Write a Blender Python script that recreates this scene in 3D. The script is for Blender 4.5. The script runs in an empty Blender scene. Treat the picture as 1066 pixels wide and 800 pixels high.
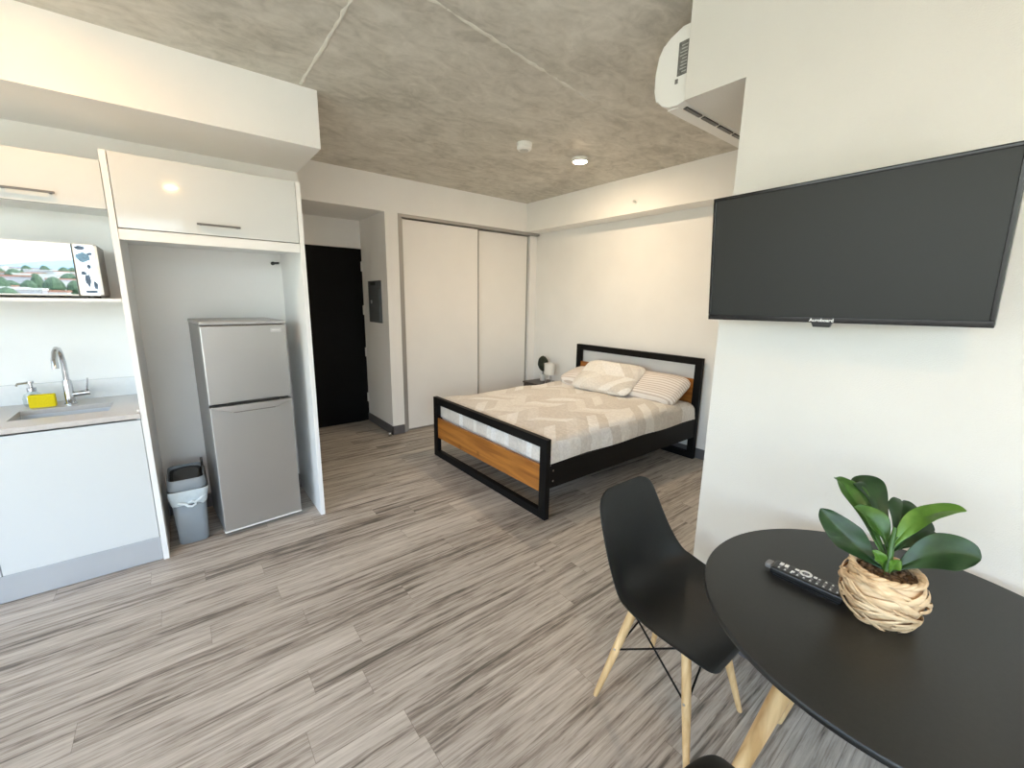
import bpy, bmesh, math, random
from mathutils import Vector, Matrix
random.seed(7)
PI = math.pi
scene = bpy.context.scene
COL = scene.collection

# ------------------------------------------------------------------ materials
MATS = {}
def _new(name):
    m = bpy.data.materials.new(name); m.use_nodes = True
    nt = m.node_tree
    return m, nt, nt.nodes['Principled BSDF']

def mat(name, col, rough=0.5, metal=0.0, noise=0.0, nscale=20.0, bump=0.0, bscale=200.0, coat=0.0, spec=0.5, trans=0.0, stretch=None, sub=0.0):
    """principled material with a gentle procedural variation"""
    if name in MATS: return MATS[name]
    m, nt, b = _new(name)
    N, Lk = nt.nodes, nt.links
    b.inputs['Base Color'].default_value = (*col, 1)
    b.inputs['Roughness'].default_value = rough
    b.inputs['Metallic'].default_value = metal
    b.inputs['Specular IOR Level'].default_value = spec
    b.inputs['Coat Weight'].default_value = coat
    b.inputs['Coat Roughness'].default_value = 0.05
    b.inputs['Transmission Weight'].default_value = trans
    tc = N.new('ShaderNodeTexCoord'); mp = N.new('ShaderNodeMapping')
    if stretch: mp.inputs['Scale'].default_value = stretch
    Lk.new(tc.outputs['Object'], mp.inputs['Vector'])
    if noise > 0:
        t = N.new('ShaderNodeTexNoise'); t.inputs['Scale'].default_value = nscale; t.inputs['Detail'].default_value = 4
        Lk.new(mp.outputs[0], t.inputs['Vector'])
        r = N.new('ShaderNodeValToRGB')
        r.color_ramp.elements[0].position = 0.3; r.color_ramp.elements[1].position = 0.7
        r.color_ramp.elements[0].color = (*[c*(1-noise) for c in col], 1)
        r.color_ramp.elements[1].color = (*[min(1, c*(1+noise*0.6)) for c in col], 1)
        Lk.new(t.outputs['Fac'], r.inputs[0]); Lk.new(r.outputs[0], b.inputs['Base Color'])
    if bump > 0:
        t2 = N.new('ShaderNodeTexNoise'); t2.inputs['Scale'].default_value = bscale; t2.inputs['Detail'].default_value = 3
        Lk.new(mp.outputs[0], t2.inputs['Vector'])
        bp = N.new('ShaderNodeBump'); bp.inputs['Strength'].default_value = bump; bp.inputs['Distance'].default_value = 0.004
        Lk.new(t2.outputs['Fac'], bp.inputs['Height']); Lk.new(bp.outputs[0], b.inputs['Normal'])
    MATS[name] = m
    return m

def emit(name, col, s):
    m, nt, b = _new(name)
    b.inputs['Base Color'].default_value = (0.8, 0.8, 0.8, 1)
    b.inputs['Emission Color'].default_value = (*col, 1)
    b.inputs['Emission Strength'].default_value = s
    MATS[name] = m; return m

def floor_material():
    m, nt, b = _new('grey_brown_planks'); N, Lk = nt.nodes, nt.links
    tc = N.new('ShaderNodeTexCoord')
    mp0 = N.new('ShaderNodeMapping'); mp0.inputs['Location'].default_value = (0.0, 0.068, 0)
    Lk.new(tc.outputs['Object'], mp0.inputs['Vector'])
    xyz = N.new('ShaderNodeSeparateXYZ'); Lk.new(mp0.outputs[0], xyz.inputs[0])
    def Mth(op, a, c=None):
        n = N.new('ShaderNodeMath'); n.operation = op
        for k, v in enumerate((a, c)):
            if v is None: continue
            if isinstance(v, (int, float)): n.inputs[k].default_value = v
            else: Lk.new(v, n.inputs[k])
        return n.outputs[0]
    PW, PL = 0.132, 1.22
    yr = Mth('DIVIDE', xyz.outputs[1], PW); row = Mth('FLOOR', yr)
    rw = N.new('ShaderNodeTexWhiteNoise'); rw.noise_dimensions = '1D'; Lk.new(row, rw.inputs['W'])
    xr = Mth('ADD', Mth('DIVIDE', xyz.outputs[0], PL), Mth('MULTIPLY', rw.outputs['Value'], 7.0)); colm = Mth('FLOOR', xr)
    fy = Mth('FRACT', yr); fx = Mth('FRACT', xr)
    ey = Mth('MULTIPLY', Mth('MINIMUM', fy, Mth('SUBTRACT', 1.0, fy)), PW)
    ex = Mth('MULTIPLY', Mth('MINIMUM', fx, Mth('SUBTRACT', 1.0, fx)), PL)
    seam = Mth('LESS_THAN', Mth('MINIMUM', ex, ey), 0.0009)
    pid = Mth('ADD', Mth('MULTIPLY', row, 17.31), Mth('MULTIPLY', colm, 5.77))
    # per plank offset for the grain
    wn = N.new('ShaderNodeTexWhiteNoise'); wn.noise_dimensions = '1D'
    Lk.new(pid, wn.inputs['W'])
    off = N.new('ShaderNodeVectorMath'); off.operation = 'SCALE'; off.inputs['Scale'].default_value = 13.0
    Lk.new(wn.outputs['Color'], off.inputs[0])
    add = N.new('ShaderNodeVectorMath'); add.operation = 'ADD'
    Lk.new(mp0.outputs[0], add.inputs[0]); Lk.new(off.outputs[0], add.inputs[1])
    def grain(sx, sy, scale, det, dist=0.0):
        mp = N.new('ShaderNodeMapping'); mp.inputs['Scale'].default_value = (sx, sy, 1)
        Lk.new(add.outputs[0], mp.inputs['Vector'])
        t = N.new('ShaderNodeTexNoise'); t.inputs['Scale'].default_value = scale; t.inputs['Detail'].default_value = det
        t.inputs['Roughness'].default_value = 0.62; t.inputs['Distortion'].default_value = dist
        Lk.new(mp.outputs[0], t.inputs['Vector']); return t
    g1 = grain(0.55, 17, 1.7, 8, 0.9)
    g2 = grain(3.4, 50, 1.7, 6, 0.9)
    g3 = grain(0.8, 9, 3.0, 6, 0.8)
    ramp = N.new('ShaderNodeValToRGB'); cr = ramp.color_ramp
    cr.elements[0].position = 0.395; cr.elements[0].color = (0.115, 0.105, 0.088, 1)
    cr.elements[1].position = 0.625; cr.elements[1].color = (0.58, 0.545, 0.49, 1)
    e = cr.elements.new(0.452); e.color = (0.275, 0.24, 0.207, 1)
    e = cr.elements.new(0.512); e.color = (0.42, 0.385, 0.34, 1)
    mix = N.new('ShaderNodeMath'); mix.operation = 'MULTIPLY_ADD'; mix.inputs[1].default_value = 0.34
    mul = N.new('ShaderNodeMath'); mul.operation = 'MULTIPLY_ADD'; mul.inputs[1].default_value = 0.50
    Lk.new(g2.outputs['Fac'], mix.inputs[0])
    Lk.new(g1.outputs['Fac'], mul.inputs[0])
    mul3 = N.new('ShaderNodeMath'); mul3.operation = 'MULTIPLY'; mul3.inputs[1].default_value = 0.22
    Lk.new(g3.outputs['Fac'], mul3.inputs[0]); Lk.new(mul3.outputs[0], mul.inputs[2])
    Lk.new(mul.outputs[0], mix.inputs[2])
    pv = N.new('ShaderNodeMath'); pv.operation = 'MULTIPLY_ADD'; pv.inputs[1].default_value = 0.06
    Lk.new(wn.outputs['Value'], pv.inputs[0]); Lk.new(mix.outputs[0], pv.inputs[2])
    sh = N.new('ShaderNodeMath'); sh.operation = 'SUBTRACT'; sh.inputs[1].default_value = 0.055
    Lk.new(pv.outputs[0], sh.inputs[0])
    Lk.new(sh.outputs[0], ramp.inputs[0])
    # seams
    dk = N.new('ShaderNodeMix'); dk.data_type = 'RGBA'
    Lk.new(Mth('MULTIPLY', seam, .6), dk.inputs['Factor']); Lk.new(ramp.outputs[0], dk.inputs['A'])
    dk.inputs['B'].default_value = (0.15, 0.125, 0.105, 1)
    Lk.new(dk.outputs['Result'], b.inputs['Base Color'])
    b.inputs['Roughness'].default_value = 0.42
    b.inputs['Specular IOR Level'].default_value = 0.42
    bp = N.new('ShaderNodeBump'); bp.inputs['Strength'].default_value = 0.25; bp.inputs['Distance'].default_value = 0.002
    Lk.new(g2.outputs['Fac'], bp.inputs['Height']); Lk.new(bp.outputs[0], b.inputs['Normal'])
    return m

def concrete_material():
    m, nt, b = _new('raw_concrete'); N, Lk = nt.nodes, nt.links
    tc = N.new('ShaderNodeTexCoord')
    def nz(scale, det, dist, st=(1, 1, 1)):
        mp = N.new('ShaderNodeMapping'); mp.inputs['Scale'].default_value = st
        Lk.new(tc.outputs['Object'], mp.inputs['Vector'])
        t = N.new('ShaderNodeTexNoise'); t.inputs['Scale'].default_value = scale; t.inputs['Detail'].default_value = det
        t.inputs['Distortion'].default_value = dist; t.inputs['Roughness'].default_value = 0.6
        Lk.new(mp.outputs[0], t.inputs['Vector']); return t
    a = nz(1.6, 7, 0.6); c = nz(5.5, 6, 1.2, (1, 1.7, 1)); d = nz(30, 4, 0.2)
    m1 = N.new('ShaderNodeMath'); m1.operation = 'MULTIPLY_ADD'; m1.inputs[1].default_value = 0.45
    m2 = N.new('ShaderNodeMath'); m2.operation = 'MULTIPLY_ADD'; m2.inputs[1].default_value = 0.42
    m3 = N.new('ShaderNodeMath'); m3.operation = 'MULTIPLY'; m3.inputs[1].default_value = 0.13
    Lk.new(d.outputs['Fac'], m3.inputs[0]); Lk.new(m3.outputs[0], m2.inputs[2])
    Lk.new(c.outputs['Fac'], m2.inputs[0]); Lk.new(m2.outputs[0], m1.inputs[2]); Lk.new(a.outputs['Fac'], m1.inputs[0])
    r = N.new('ShaderNodeValToRGB'); cr = r.color_ramp
    cr.elements[0].position = 0.38; cr.elements[0].color = (0.42, 0.395, 0.34, 1)
    cr.elements[1].position = 0.62; cr.elements[1].color = (0.70, 0.67, 0.60, 1)
    e = cr.elements.new(0.5); e.color = (0.58, 0.55, 0.485, 1)
    Lk.new(m1.outputs[0], r.inputs[0])
    # trowel streaks: pale thin lines
    v = N.new('ShaderNodeTexVoronoi'); v.feature = 'DISTANCE_TO_EDGE'; v.inputs['Scale'].default_value = 1.1
    mpv = N.new('ShaderNodeMapping'); mpv.inputs['Scale'].default_value = (1, 1, 0.01)
    dn = nz(2.5, 4, 0); va = N.new('ShaderNodeVectorMath'); va.operation = 'MULTIPLY_ADD'
    va.inputs[1].default_value = (0.7, 0.7, 0); Lk.new(dn.outputs['Color'], va.inputs[0]); Lk.new(tc.outputs['Object'], va.inputs[2])
    Lk.new(va.outputs[0], mpv.inputs['Vector']); Lk.new(mpv.outputs[0], v.inputs['Vector'])
    lt = N.new('ShaderNodeMapRange'); lt.inputs[1].default_value = 0.0; lt.inputs[2].default_value = 0.02; lt.inputs[3].default_value = 0.28; lt.inputs[4].default_value = 0.0
    Lk.new(v.outputs['Distance'], lt.inputs[0])
    mk = N.new('ShaderNodeMath'); mk.operation = 'MULTIPLY'; Lk.new(lt.outputs[0], mk.inputs[0]); Lk.new(c.outputs['Fac'], mk.inputs[1])
    mx = N.new('ShaderNodeMix'); mx.data_type = 'RGBA'
    Lk.new(mk.outputs[0], mx.inputs['Factor']); Lk.new(r.outputs[0], mx.inputs['A']); mx.inputs['B'].default_value = (0.72, 0.69, 0.62, 1)
    Lk.new(mx.outputs['Result'], b.inputs['Base Color'])
    b.inputs['Roughness'].default_value = 0.7
    bp = N.new('ShaderNodeBump'); bp.inputs['Strength'].default_value = 0.35; bp.inputs['Distance'].default_value = 0.01
    Lk.new(m1.outputs[0], bp.inputs['Height']); Lk.new(bp.outputs[0], b.inputs['Normal'])
    return m

def wood_material(name, dark, light, axis='X', scale=1.0, rough=0.45, knots=True):
    m, nt, b = _new(name); N, Lk = nt.nodes, nt.links
    tc = N.new('ShaderNodeTexCoord'); mp = N.new('ShaderNodeMapping')
    s = {'X': (1.2, 14, 14), 'Y': (14, 1.2, 14), 'Z': (14, 14, 1.2)}[axis]
    mp.inputs['Scale'].default_value = tuple(k*scale for k in s)
    Lk.new(tc.outputs['Object'], mp.inputs['Vector'])
    t = N.new('ShaderNodeTexNoise'); t.inputs['Scale'].default_value = 1.3; t.inputs['Detail'].default_value = 6; t.inputs['Distortion'].default_value = 0.9
    Lk.new(mp.outputs[0], t.inputs['Vector'])
    r = N.new('ShaderNodeValToRGB')
    r.color_ramp.elements[0].position = 0.32; r.color_ramp.elements[0].color = (*dark, 1)
    r.color_ramp.elements[1].position = 0.68; r.color_ramp.elements[1].color = (*light, 1)
    Lk.new(t.outputs['Fac'], r.inputs[0]); out = r.outputs[0]
    if knots:
        v = N.new('ShaderNodeTexVoronoi'); v.inputs['Scale'].default_value = 5.0
        Lk.new(tc.outputs['Object'], v.inputs['Vector'])
        k = N.new('ShaderNodeMapRange'); k.inputs[1].default_value = 0.05; k.inputs[2].default_value = 0.14; k.inputs[3].default_value = 0.6; k.inputs[4].default_value = 0
        Lk.new(v.outputs['Distance'], k.inputs[0])
        x = N.new('ShaderNodeMix'); x.data_type = 'RGBA'
        Lk.new(k.outputs[0], x.inputs['Factor']); Lk.new(out, x.inputs['A']); x.inputs['B'].default_value = (*[c*0.6 for c in dark], 1)
        out = x.outputs['Result']
    Lk.new(out, b.inputs['Base Color']); b.inputs['Roughness'].default_value = rough
    return m

def quilt_material(name):
    """patchwork of beige, oat and cream chevrons with a scalloped quilting relief"""
    m, nt, b = _new(name); N, Lk = nt.nodes, nt.links
    tc = N.new('ShaderNodeTexCoord'); sp = N.new('ShaderNodeSeparateXYZ'); Lk.new(tc.outputs['Object'], sp.inputs[0])
    def M(op, a, c=None, d=None):
        n = N.new('ShaderNodeMath'); n.operation = op
        for i, v in enumerate((a, c, d)):
            if v is None: continue
            if isinstance(v, (int, float)): n.inputs[i].default_value = v
            else: Lk.new(v, n.inputs[i])
        return n.outputs[0]
    x, y = sp.outputs[0], sp.outputs[1]
    tri = M('PINGPONG', y, 0.22)
    w = M('ADD', M('MULTIPLY', x, 1.0), M('MULTIPLY', tri, 0.95))
    band = M('FLOOR', M('DIVIDE', w, 0.115))
    cell = M('FLOOR', M('DIVIDE', y, 0.22))
    wn = N.new('ShaderNodeTexWhiteNoise'); wn.noise_dimensions = '2D'
    cb = N.new('ShaderNodeCombineXYZ'); Lk.new(band, cb.inputs[0]); Lk.new(cell, cb.inputs[1]); Lk.new(cb.outputs[0], wn.inputs['Vector'])
    r = N.new('ShaderNodeValToRGB'); cr = r.color_ramp; cr.interpolation = 'CONSTANT'
    cr.elements[0].position = 0; cr.elements[0].color = (0.67, 0.625, 0.56, 1)
    cr.elements[1].position = 0.34; cr.elements[1].color = (0.79, 0.76, 0.70, 1)
    e = cr.elements.new(0.56); e.color = (0.73, 0.69, 0.63, 1)
    e = cr.elements.new(0.78); e.color = (0.83, 0.81, 0.77, 1)
    Lk.new(wn.outputs['Value'], r.inputs[0])
    # fine print
    t = N.new('ShaderNodeTexNoise'); t.inputs['Scale'].default_value = 55; t.inputs['Detail'].default_value = 3
    Lk.new(tc.outputs['Object'], t.inputs['Vector'])
    mx = N.new('ShaderNodeMix'); mx.data_type = 'RGBA'; mx.blend_type = 'OVERLAY'; mx.inputs['Factor'].default_value = 0.5
    Lk.new(r.outputs[0], mx.inputs['A']); Lk.new(t.outputs['Color'], mx.inputs['B'])
    hs = N.new('ShaderNodeMix'); hs.data_type = 'RGBA'; hs.inputs['Factor'].default_value = 0.45
    Lk.new(r.outputs[0], hs.inputs['A'])
    bw = N.new('ShaderNodeRGBToBW'); Lk.new(mx.outputs['Result'], bw.inputs[0])
    mm = N.new('ShaderNodeMix'); mm.data_type = 'RGBA'; mm.blend_type = 'MULTIPLY'; mm.inputs['Factor'].default_value = 0.35
    fr = N.new('ShaderNodeMapRange'); fr.inputs[1].default_value = 0.35; fr.inputs[2].default_value = 0.65; fr.inputs[3].default_value = 0.72; fr.inputs[4].default_value = 1.1
    Lk.new(t.outputs['Fac'], fr.inputs[0])
    Lk.new(r.outputs[0], mm.inputs['A']); Lk.new(fr.outputs[0], mm.inputs['B'])
    Lk.new(mm.outputs['Result'], b.inputs['Base Color'])
    b.inputs['Roughness'].default_value = 0.9
    b.inputs['Sheen Weight'].default_value = 0.2
    wv = N.new('ShaderNodeTexWave'); wv.wave_type = 'RINGS'; wv.inputs['Scale'].default_value = 9; wv.inputs['Distortion'].default_value = 3
    v = N.new('ShaderNodeTexVoronoi'); v.inputs['Scale'].default_value = 24; v.feature = 'SMOOTH_F1'; Lk.new(tc.outputs['Object'], v.inputs['Vector'])
    bp = N.new('ShaderNodeBump'); bp.inputs['Strength'].default_value = 0.6; bp.inputs['Distance'].default_value = 0.014
    Lk.new(v.outputs['Distance'], bp.inputs['Height']); Lk.new(bp.outputs[0], b.inputs['Normal'])
    return m

def stripe_material():
    m, nt, b = _new('striped_cotton'); N, Lk = nt.nodes, nt.links
    tc = N.new('ShaderNodeTexCoord'); mp = N.new('ShaderNodeMapping'); Lk.new(tc.outputs['Object'], mp.inputs['Vector'])
    w = N.new('ShaderNodeTexWave'); w.bands_direction = 'Y'; w.inputs['Scale'].default_value = 11; w.inputs['Distortion'].default_value = 0.5
    w.inputs['Detail'].default_value = 1
    Lk.new(mp.outputs[0], w.inputs['Vector'])
    r = N.new('ShaderNodeValToRGB'); cr = r.color_ramp
    cr.elements[0].position = 0.28; cr.elements[0].color = (0.56, 0.49, 0.44, 1)
    cr.elements[1].position = 0.42; cr.elements[1].color = (0.82, 0.78, 0.74, 1)
    Lk.new(w.outputs['Fac'], r.inputs[0]); Lk.new(r.outputs[0], b.inputs['Base Color'])
    b.inputs['Roughness'].default_value = 0.9
    return m

def basket_material():
    m, nt, b = _new('woven_seagrass'); N, Lk = nt.nodes, nt.links
    tc = N.new('ShaderNodeTexCoord')
    mp = N.new('ShaderNodeMapping'); mp.inputs['Scale'].default_value = (18, 18, 70)
    Lk.new(tc.outputs['Object'], mp.inputs['Vector'])
    t = N.new('ShaderNodeTexNoise'); t.inputs['Scale'].default_value = 1.0; t.inputs['Detail'].default_value = 5; t.inputs['Distortion'].default_value = 0.6
    Lk.new(mp.outputs[0], t.inputs['Vector'])
    r = N.new('ShaderNodeValToRGB'); cr = r.color_ramp
    cr.elements[0].position = 0.28; cr.elements[0].color = (0.36, 0.22, 0.115, 1)
    cr.elements[1].position = 0.66; cr.elements[1].color = (0.78, 0.60, 0.38, 1)
    e = cr.elements.new(0.45); e.color = (0.62, 0.435, 0.25, 1)
    Lk.new(t.outputs['Fac'], r.inputs[0]); Lk.new(r.outputs[0], b.inputs['Base Color'])
    b.inputs['Roughness'].default_value = 0.6
    return m

def leaf_material(name, c0, c1):
    m, nt, b = _new(name); N, Lk = nt.nodes, nt.links
    tc = N.new('ShaderNodeTexCoord')
    t = N.new('ShaderNodeTexNoise'); t.inputs['Scale'].default_value = 28; t.inputs['Detail'].default_value = 3
    Lk.new(tc.outputs['Object'], t.inputs['Vector'])
    r = N.new('ShaderNodeValToRGB'); r.color_ramp.elements[0].position = 0.35; r.color_ramp.elements[1].position = 0.7
    r.color_ramp.elements[0].color = (*c0, 1); r.color_ramp.elements[1].color = (*c1, 1)
    Lk.new(t.outputs['Fac'], r.inputs[0]); Lk.new(r.outputs[0], b.inputs['Base Color'])
    b.inputs['Roughness'].default_value = 0.42
    b.inputs['Subsurface Weight'].default_value = 0.0
    return m

def brushed_material(name, col, rough, axis):
    m, nt, b = _new(name); N, Lk = nt.nodes, nt.links
    tc = N.new('ShaderNodeTexCoord'); mp = N.new('ShaderNodeMapping'); mp.inputs['Scale'].default_value = axis
    Lk.new(tc.outputs['Object'], mp.inputs['Vector'])
    t = N.new('ShaderNodeTexNoise'); t.inputs['Scale'].default_value = 6; t.inputs['Detail'].default_value = 4
    Lk.new(mp.outputs[0], t.inputs['Vector'])
    r = N.new('ShaderNodeMapRange'); r.inputs[3].default_value = rough - 0.05; r.inputs[4].default_value = rough + 0.08
    Lk.new(t.outputs['Fac'], r.inputs[0]); Lk.new(r.outputs[0], b.inputs['Roughness'])
    b.inputs['Base Color'].default_value = (*col, 1); b.inputs['Metallic'].default_value = 0.85
    return m

def glass_material(name, tint=(1, 1, 1), gloss=0.08):
    m = bpy.data.materials.new(name); m.use_nodes = True; nt = m.node_tree; N, Lk = nt.nodes, nt.links
    for n in list(N): N.remove(n)
    o = N.new('ShaderNodeOutputMaterial'); t = N.new('ShaderNodeBsdfTransparent'); t.inputs[0].default_value = (*tint, 1)
    g = N.new('ShaderNodeBsdfGlossy'); g.inputs['Roughness'].default_value = 0.02
    x = N.new('ShaderNodeMixShader'); x.inputs[0].default_value = gloss
    Lk.new(t.outputs[0], x.inputs[1]); Lk.new(g.outputs[0], x.inputs[2]); Lk.new(x.outputs[0], o.inputs[0])
    return m

WHITE = mat('white_wall_paint', (0.84, 0.835, 0.815), 0.75, noise=0.025, nscale=3, bump=0.12, bscale=350, spec=0.3)
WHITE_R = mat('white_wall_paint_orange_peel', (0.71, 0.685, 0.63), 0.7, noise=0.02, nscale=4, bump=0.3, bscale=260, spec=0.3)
FLOORM = floor_material()
CONC = concrete_material()
LAC = mat('white_gloss_lacquer', (0.64, 0.66, 0.655), 0.07, noise=0.01, nscale=3, spec=0.5)
MEL = mat('white_melamine', (0.82, 0.82, 0.80), 0.4, noise=0.015, nscale=5)
SHADE = mat('white_closet_panel', (0.83, 0.815, 0.785), 0.55, noise=0.015, nscale=4)
ALU = mat('anodised_aluminium', (0.36, 0.35, 0.33), 0.45, metal=0.3, noise=0.03, nscale=9)
BASEB = mat('charcoal_baseboard', (0.115, 0.11, 0.115), 0.5, noise=0.06, nscale=12)
BLACKDOOR = mat('black_door_paint', (0.0035, 0.0038, 0.004), 0.55, noise=0.15, nscale=6, spec=0.12)
BLACKM = mat('black_powder_coat', (0.006, 0.006, 0.006), 0.5, noise=0.1, nscale=30, spec=0.15)
HANDM = mat('dark_nickel', (0.16, 0.155, 0.15), 0.4, metal=0.6, noise=0.04, nscale=20)
CHROME = mat('chrome', (0.52, 0.52, 0.53), 0.10, metal=1.0, noise=0.02, nscale=8)
STEELB = mat('satin_steel', (0.66, 0.66, 0.66), 0.3, metal=1.0, noise=0.04, nscale=20)
FRIDGE = brushed_material('brushed_fridge_steel', (0.53, 0.53, 0.52), 0.30, (40, 40, 1))
FRSIDE = mat('grey_fridge_enamel', (0.33, 0.34, 0.345), 0.4, metal=0.2, noise=0.03, nscale=15)
DARKG = mat('dark_rubber', (0.03, 0.03, 0.03), 0.7, noise=0.1, nscale=20)
STONE = mat('greige_quartz', (0.53, 0.495, 0.465), 0.3, noise=0.06, nscale=120)
PLASTW = mat('white_plastic', (0.82, 0.81, 0.77), 0.35, noise=0.015, nscale=6)
PLASTK = mat('black_plastic', (0.012, 0.012, 0.012), 0.3, noise=0.1, nscale=40)
SHELL = mat('black_moulded_plastic', (0.013, 0.014, 0.013), 0.46, noise=0.08, nscale=60, bump=0.05, bscale=500, spec=0.36)
TABLEM = mat('black_table_laminate', (0.020, 0.020, 0.018), 0.36, noise=0.1, nscale=90, bump=0.04, bscale=700, spec=0.4)
BEECH = wood_material('pale_beech', (0.50, 0.31, 0.13), (0.75, 0.535, 0.28), 'Z', 1.6, 0.45, False)
OAKP = wood_material('honey_oak_plank', (0.25, 0.082, 0.012), (0.50, 0.20, 0.036), 'Y', 1.0, 0.4, True)
QUILT = quilt_material('chevron_quilt')
STRIPE = stripe_material()
SHEET = mat('white_sheet', (0.80, 0.79, 0.77), 0.9, noise=0.03, nscale=8)
SCREEN = mat('tv_screen', (0.012, 0.0125, 0.010), 0.42, noise=0.05, nscale=3, spec=0.45)
TVB = mat('tv_gloss_bezel', (0.008, 0.008, 0.008), 0.15, noise=0.1, nscale=10)
GREYP = mat('grey_panel_steel', (0.125, 0.14, 0.15), 0.42, metal=0.2, noise=0.05, nscale=12)
BINM = mat('bluish_grey_bin_plastic', (0.235, 0.27, 0.30), 0.38, noise=0.04, nscale=10)
LINER = mat('translucent_bin_liner', (0.58, 0.66, 0.70), 0.4, noise=0.08, nscale=30, bump=0.5, bscale=60)
YELLOW = mat('yellow_sponge', (0.75, 0.58, 0.0), 0.85, noise=0.08, nscale=160, bump=0.4, bscale=300)
SOAP = glass_material('clear_bottle', (0.86, 0.9, 0.9), 0.12)
PANE = glass_material('window_pane', (0.97, 0.98, 0.98), 0.05)
BASKET = basket_material()
SOIL = mat('potting_bark', (0.16, 0.10, 0.055), 0.9, noise=0.7, nscale=90, bump=0.8, bscale=120)
LEAF_D = leaf_material('leaf_dark', (0.009, 0.034, 0.009), (0.02, 0.062, 0.016))
LEAF_M = leaf_material('leaf_mid', (0.03, 0.085, 0.012), (0.06, 0.15, 0.022))
LEAF_L = leaf_material('leaf_light', (0.06, 0.15, 0.014), (0.11, 0.235, 0.03))
MIRROR = mat('mirrored_microwave_door', (0.24, 0.27, 0.29), 0.012, metal=1.0, noise=0.005, nscale=4)
MIRP = mat('silver_control_panel', (0.90, 0.92, 0.93), 0.16, metal=0.7, noise=0.01, nscale=4)
MWSIDE = mat('grey_microwave_case', (0.34, 0.34, 0.33), 0.45, noise=0.03, nscale=12)
PRINT = mat('blue_grey_print', (0.07, 0.12, 0.20), 0.5, noise=0.25, nscale=60)
PRINT2 = mat('mid_blue_print', (0.17, 0.33, 0.50), 0.5, noise=0.3, nscale=60)
NSTAND = mat('dark_walnut_board', (0.085, 0.07, 0.06), 0.5, noise=0.25, nscale=14)
LINEN = mat('white_linen_shade', (0.80, 0.78, 0.72), 0.9, noise=0.03, nscale=60)
BOXW = mat('dark_foliage', (0.022, 0.030, 0.016), 0.8, noise=0.5, nscale=90, bump=0.8, bscale=120)
LABELM = mat('printed_grey_label', (0.17, 0.17, 0.155), 0.6, noise=0.4, nscale=50)
LABEL2 = mat('pale_label_print', (0.45, 0.45, 0.42), 0.6, noise=0.1, nscale=50)
KEYW = mat('white_key_print', (0.78, 0.78, 0.76), 0.5, noise=0.02, nscale=20)
KEYG = mat('grey_key', (0.20, 0.20, 0.20), 0.5, noise=0.1, nscale=20)
LAMPG = emit('warm_lamp_diffuser', (1.0, 0.55, 0.22), 125.0)
LAMPB = emit('bright_lamp_diffuser', (1.0, 0.76, 0.52), 260.0)

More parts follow.
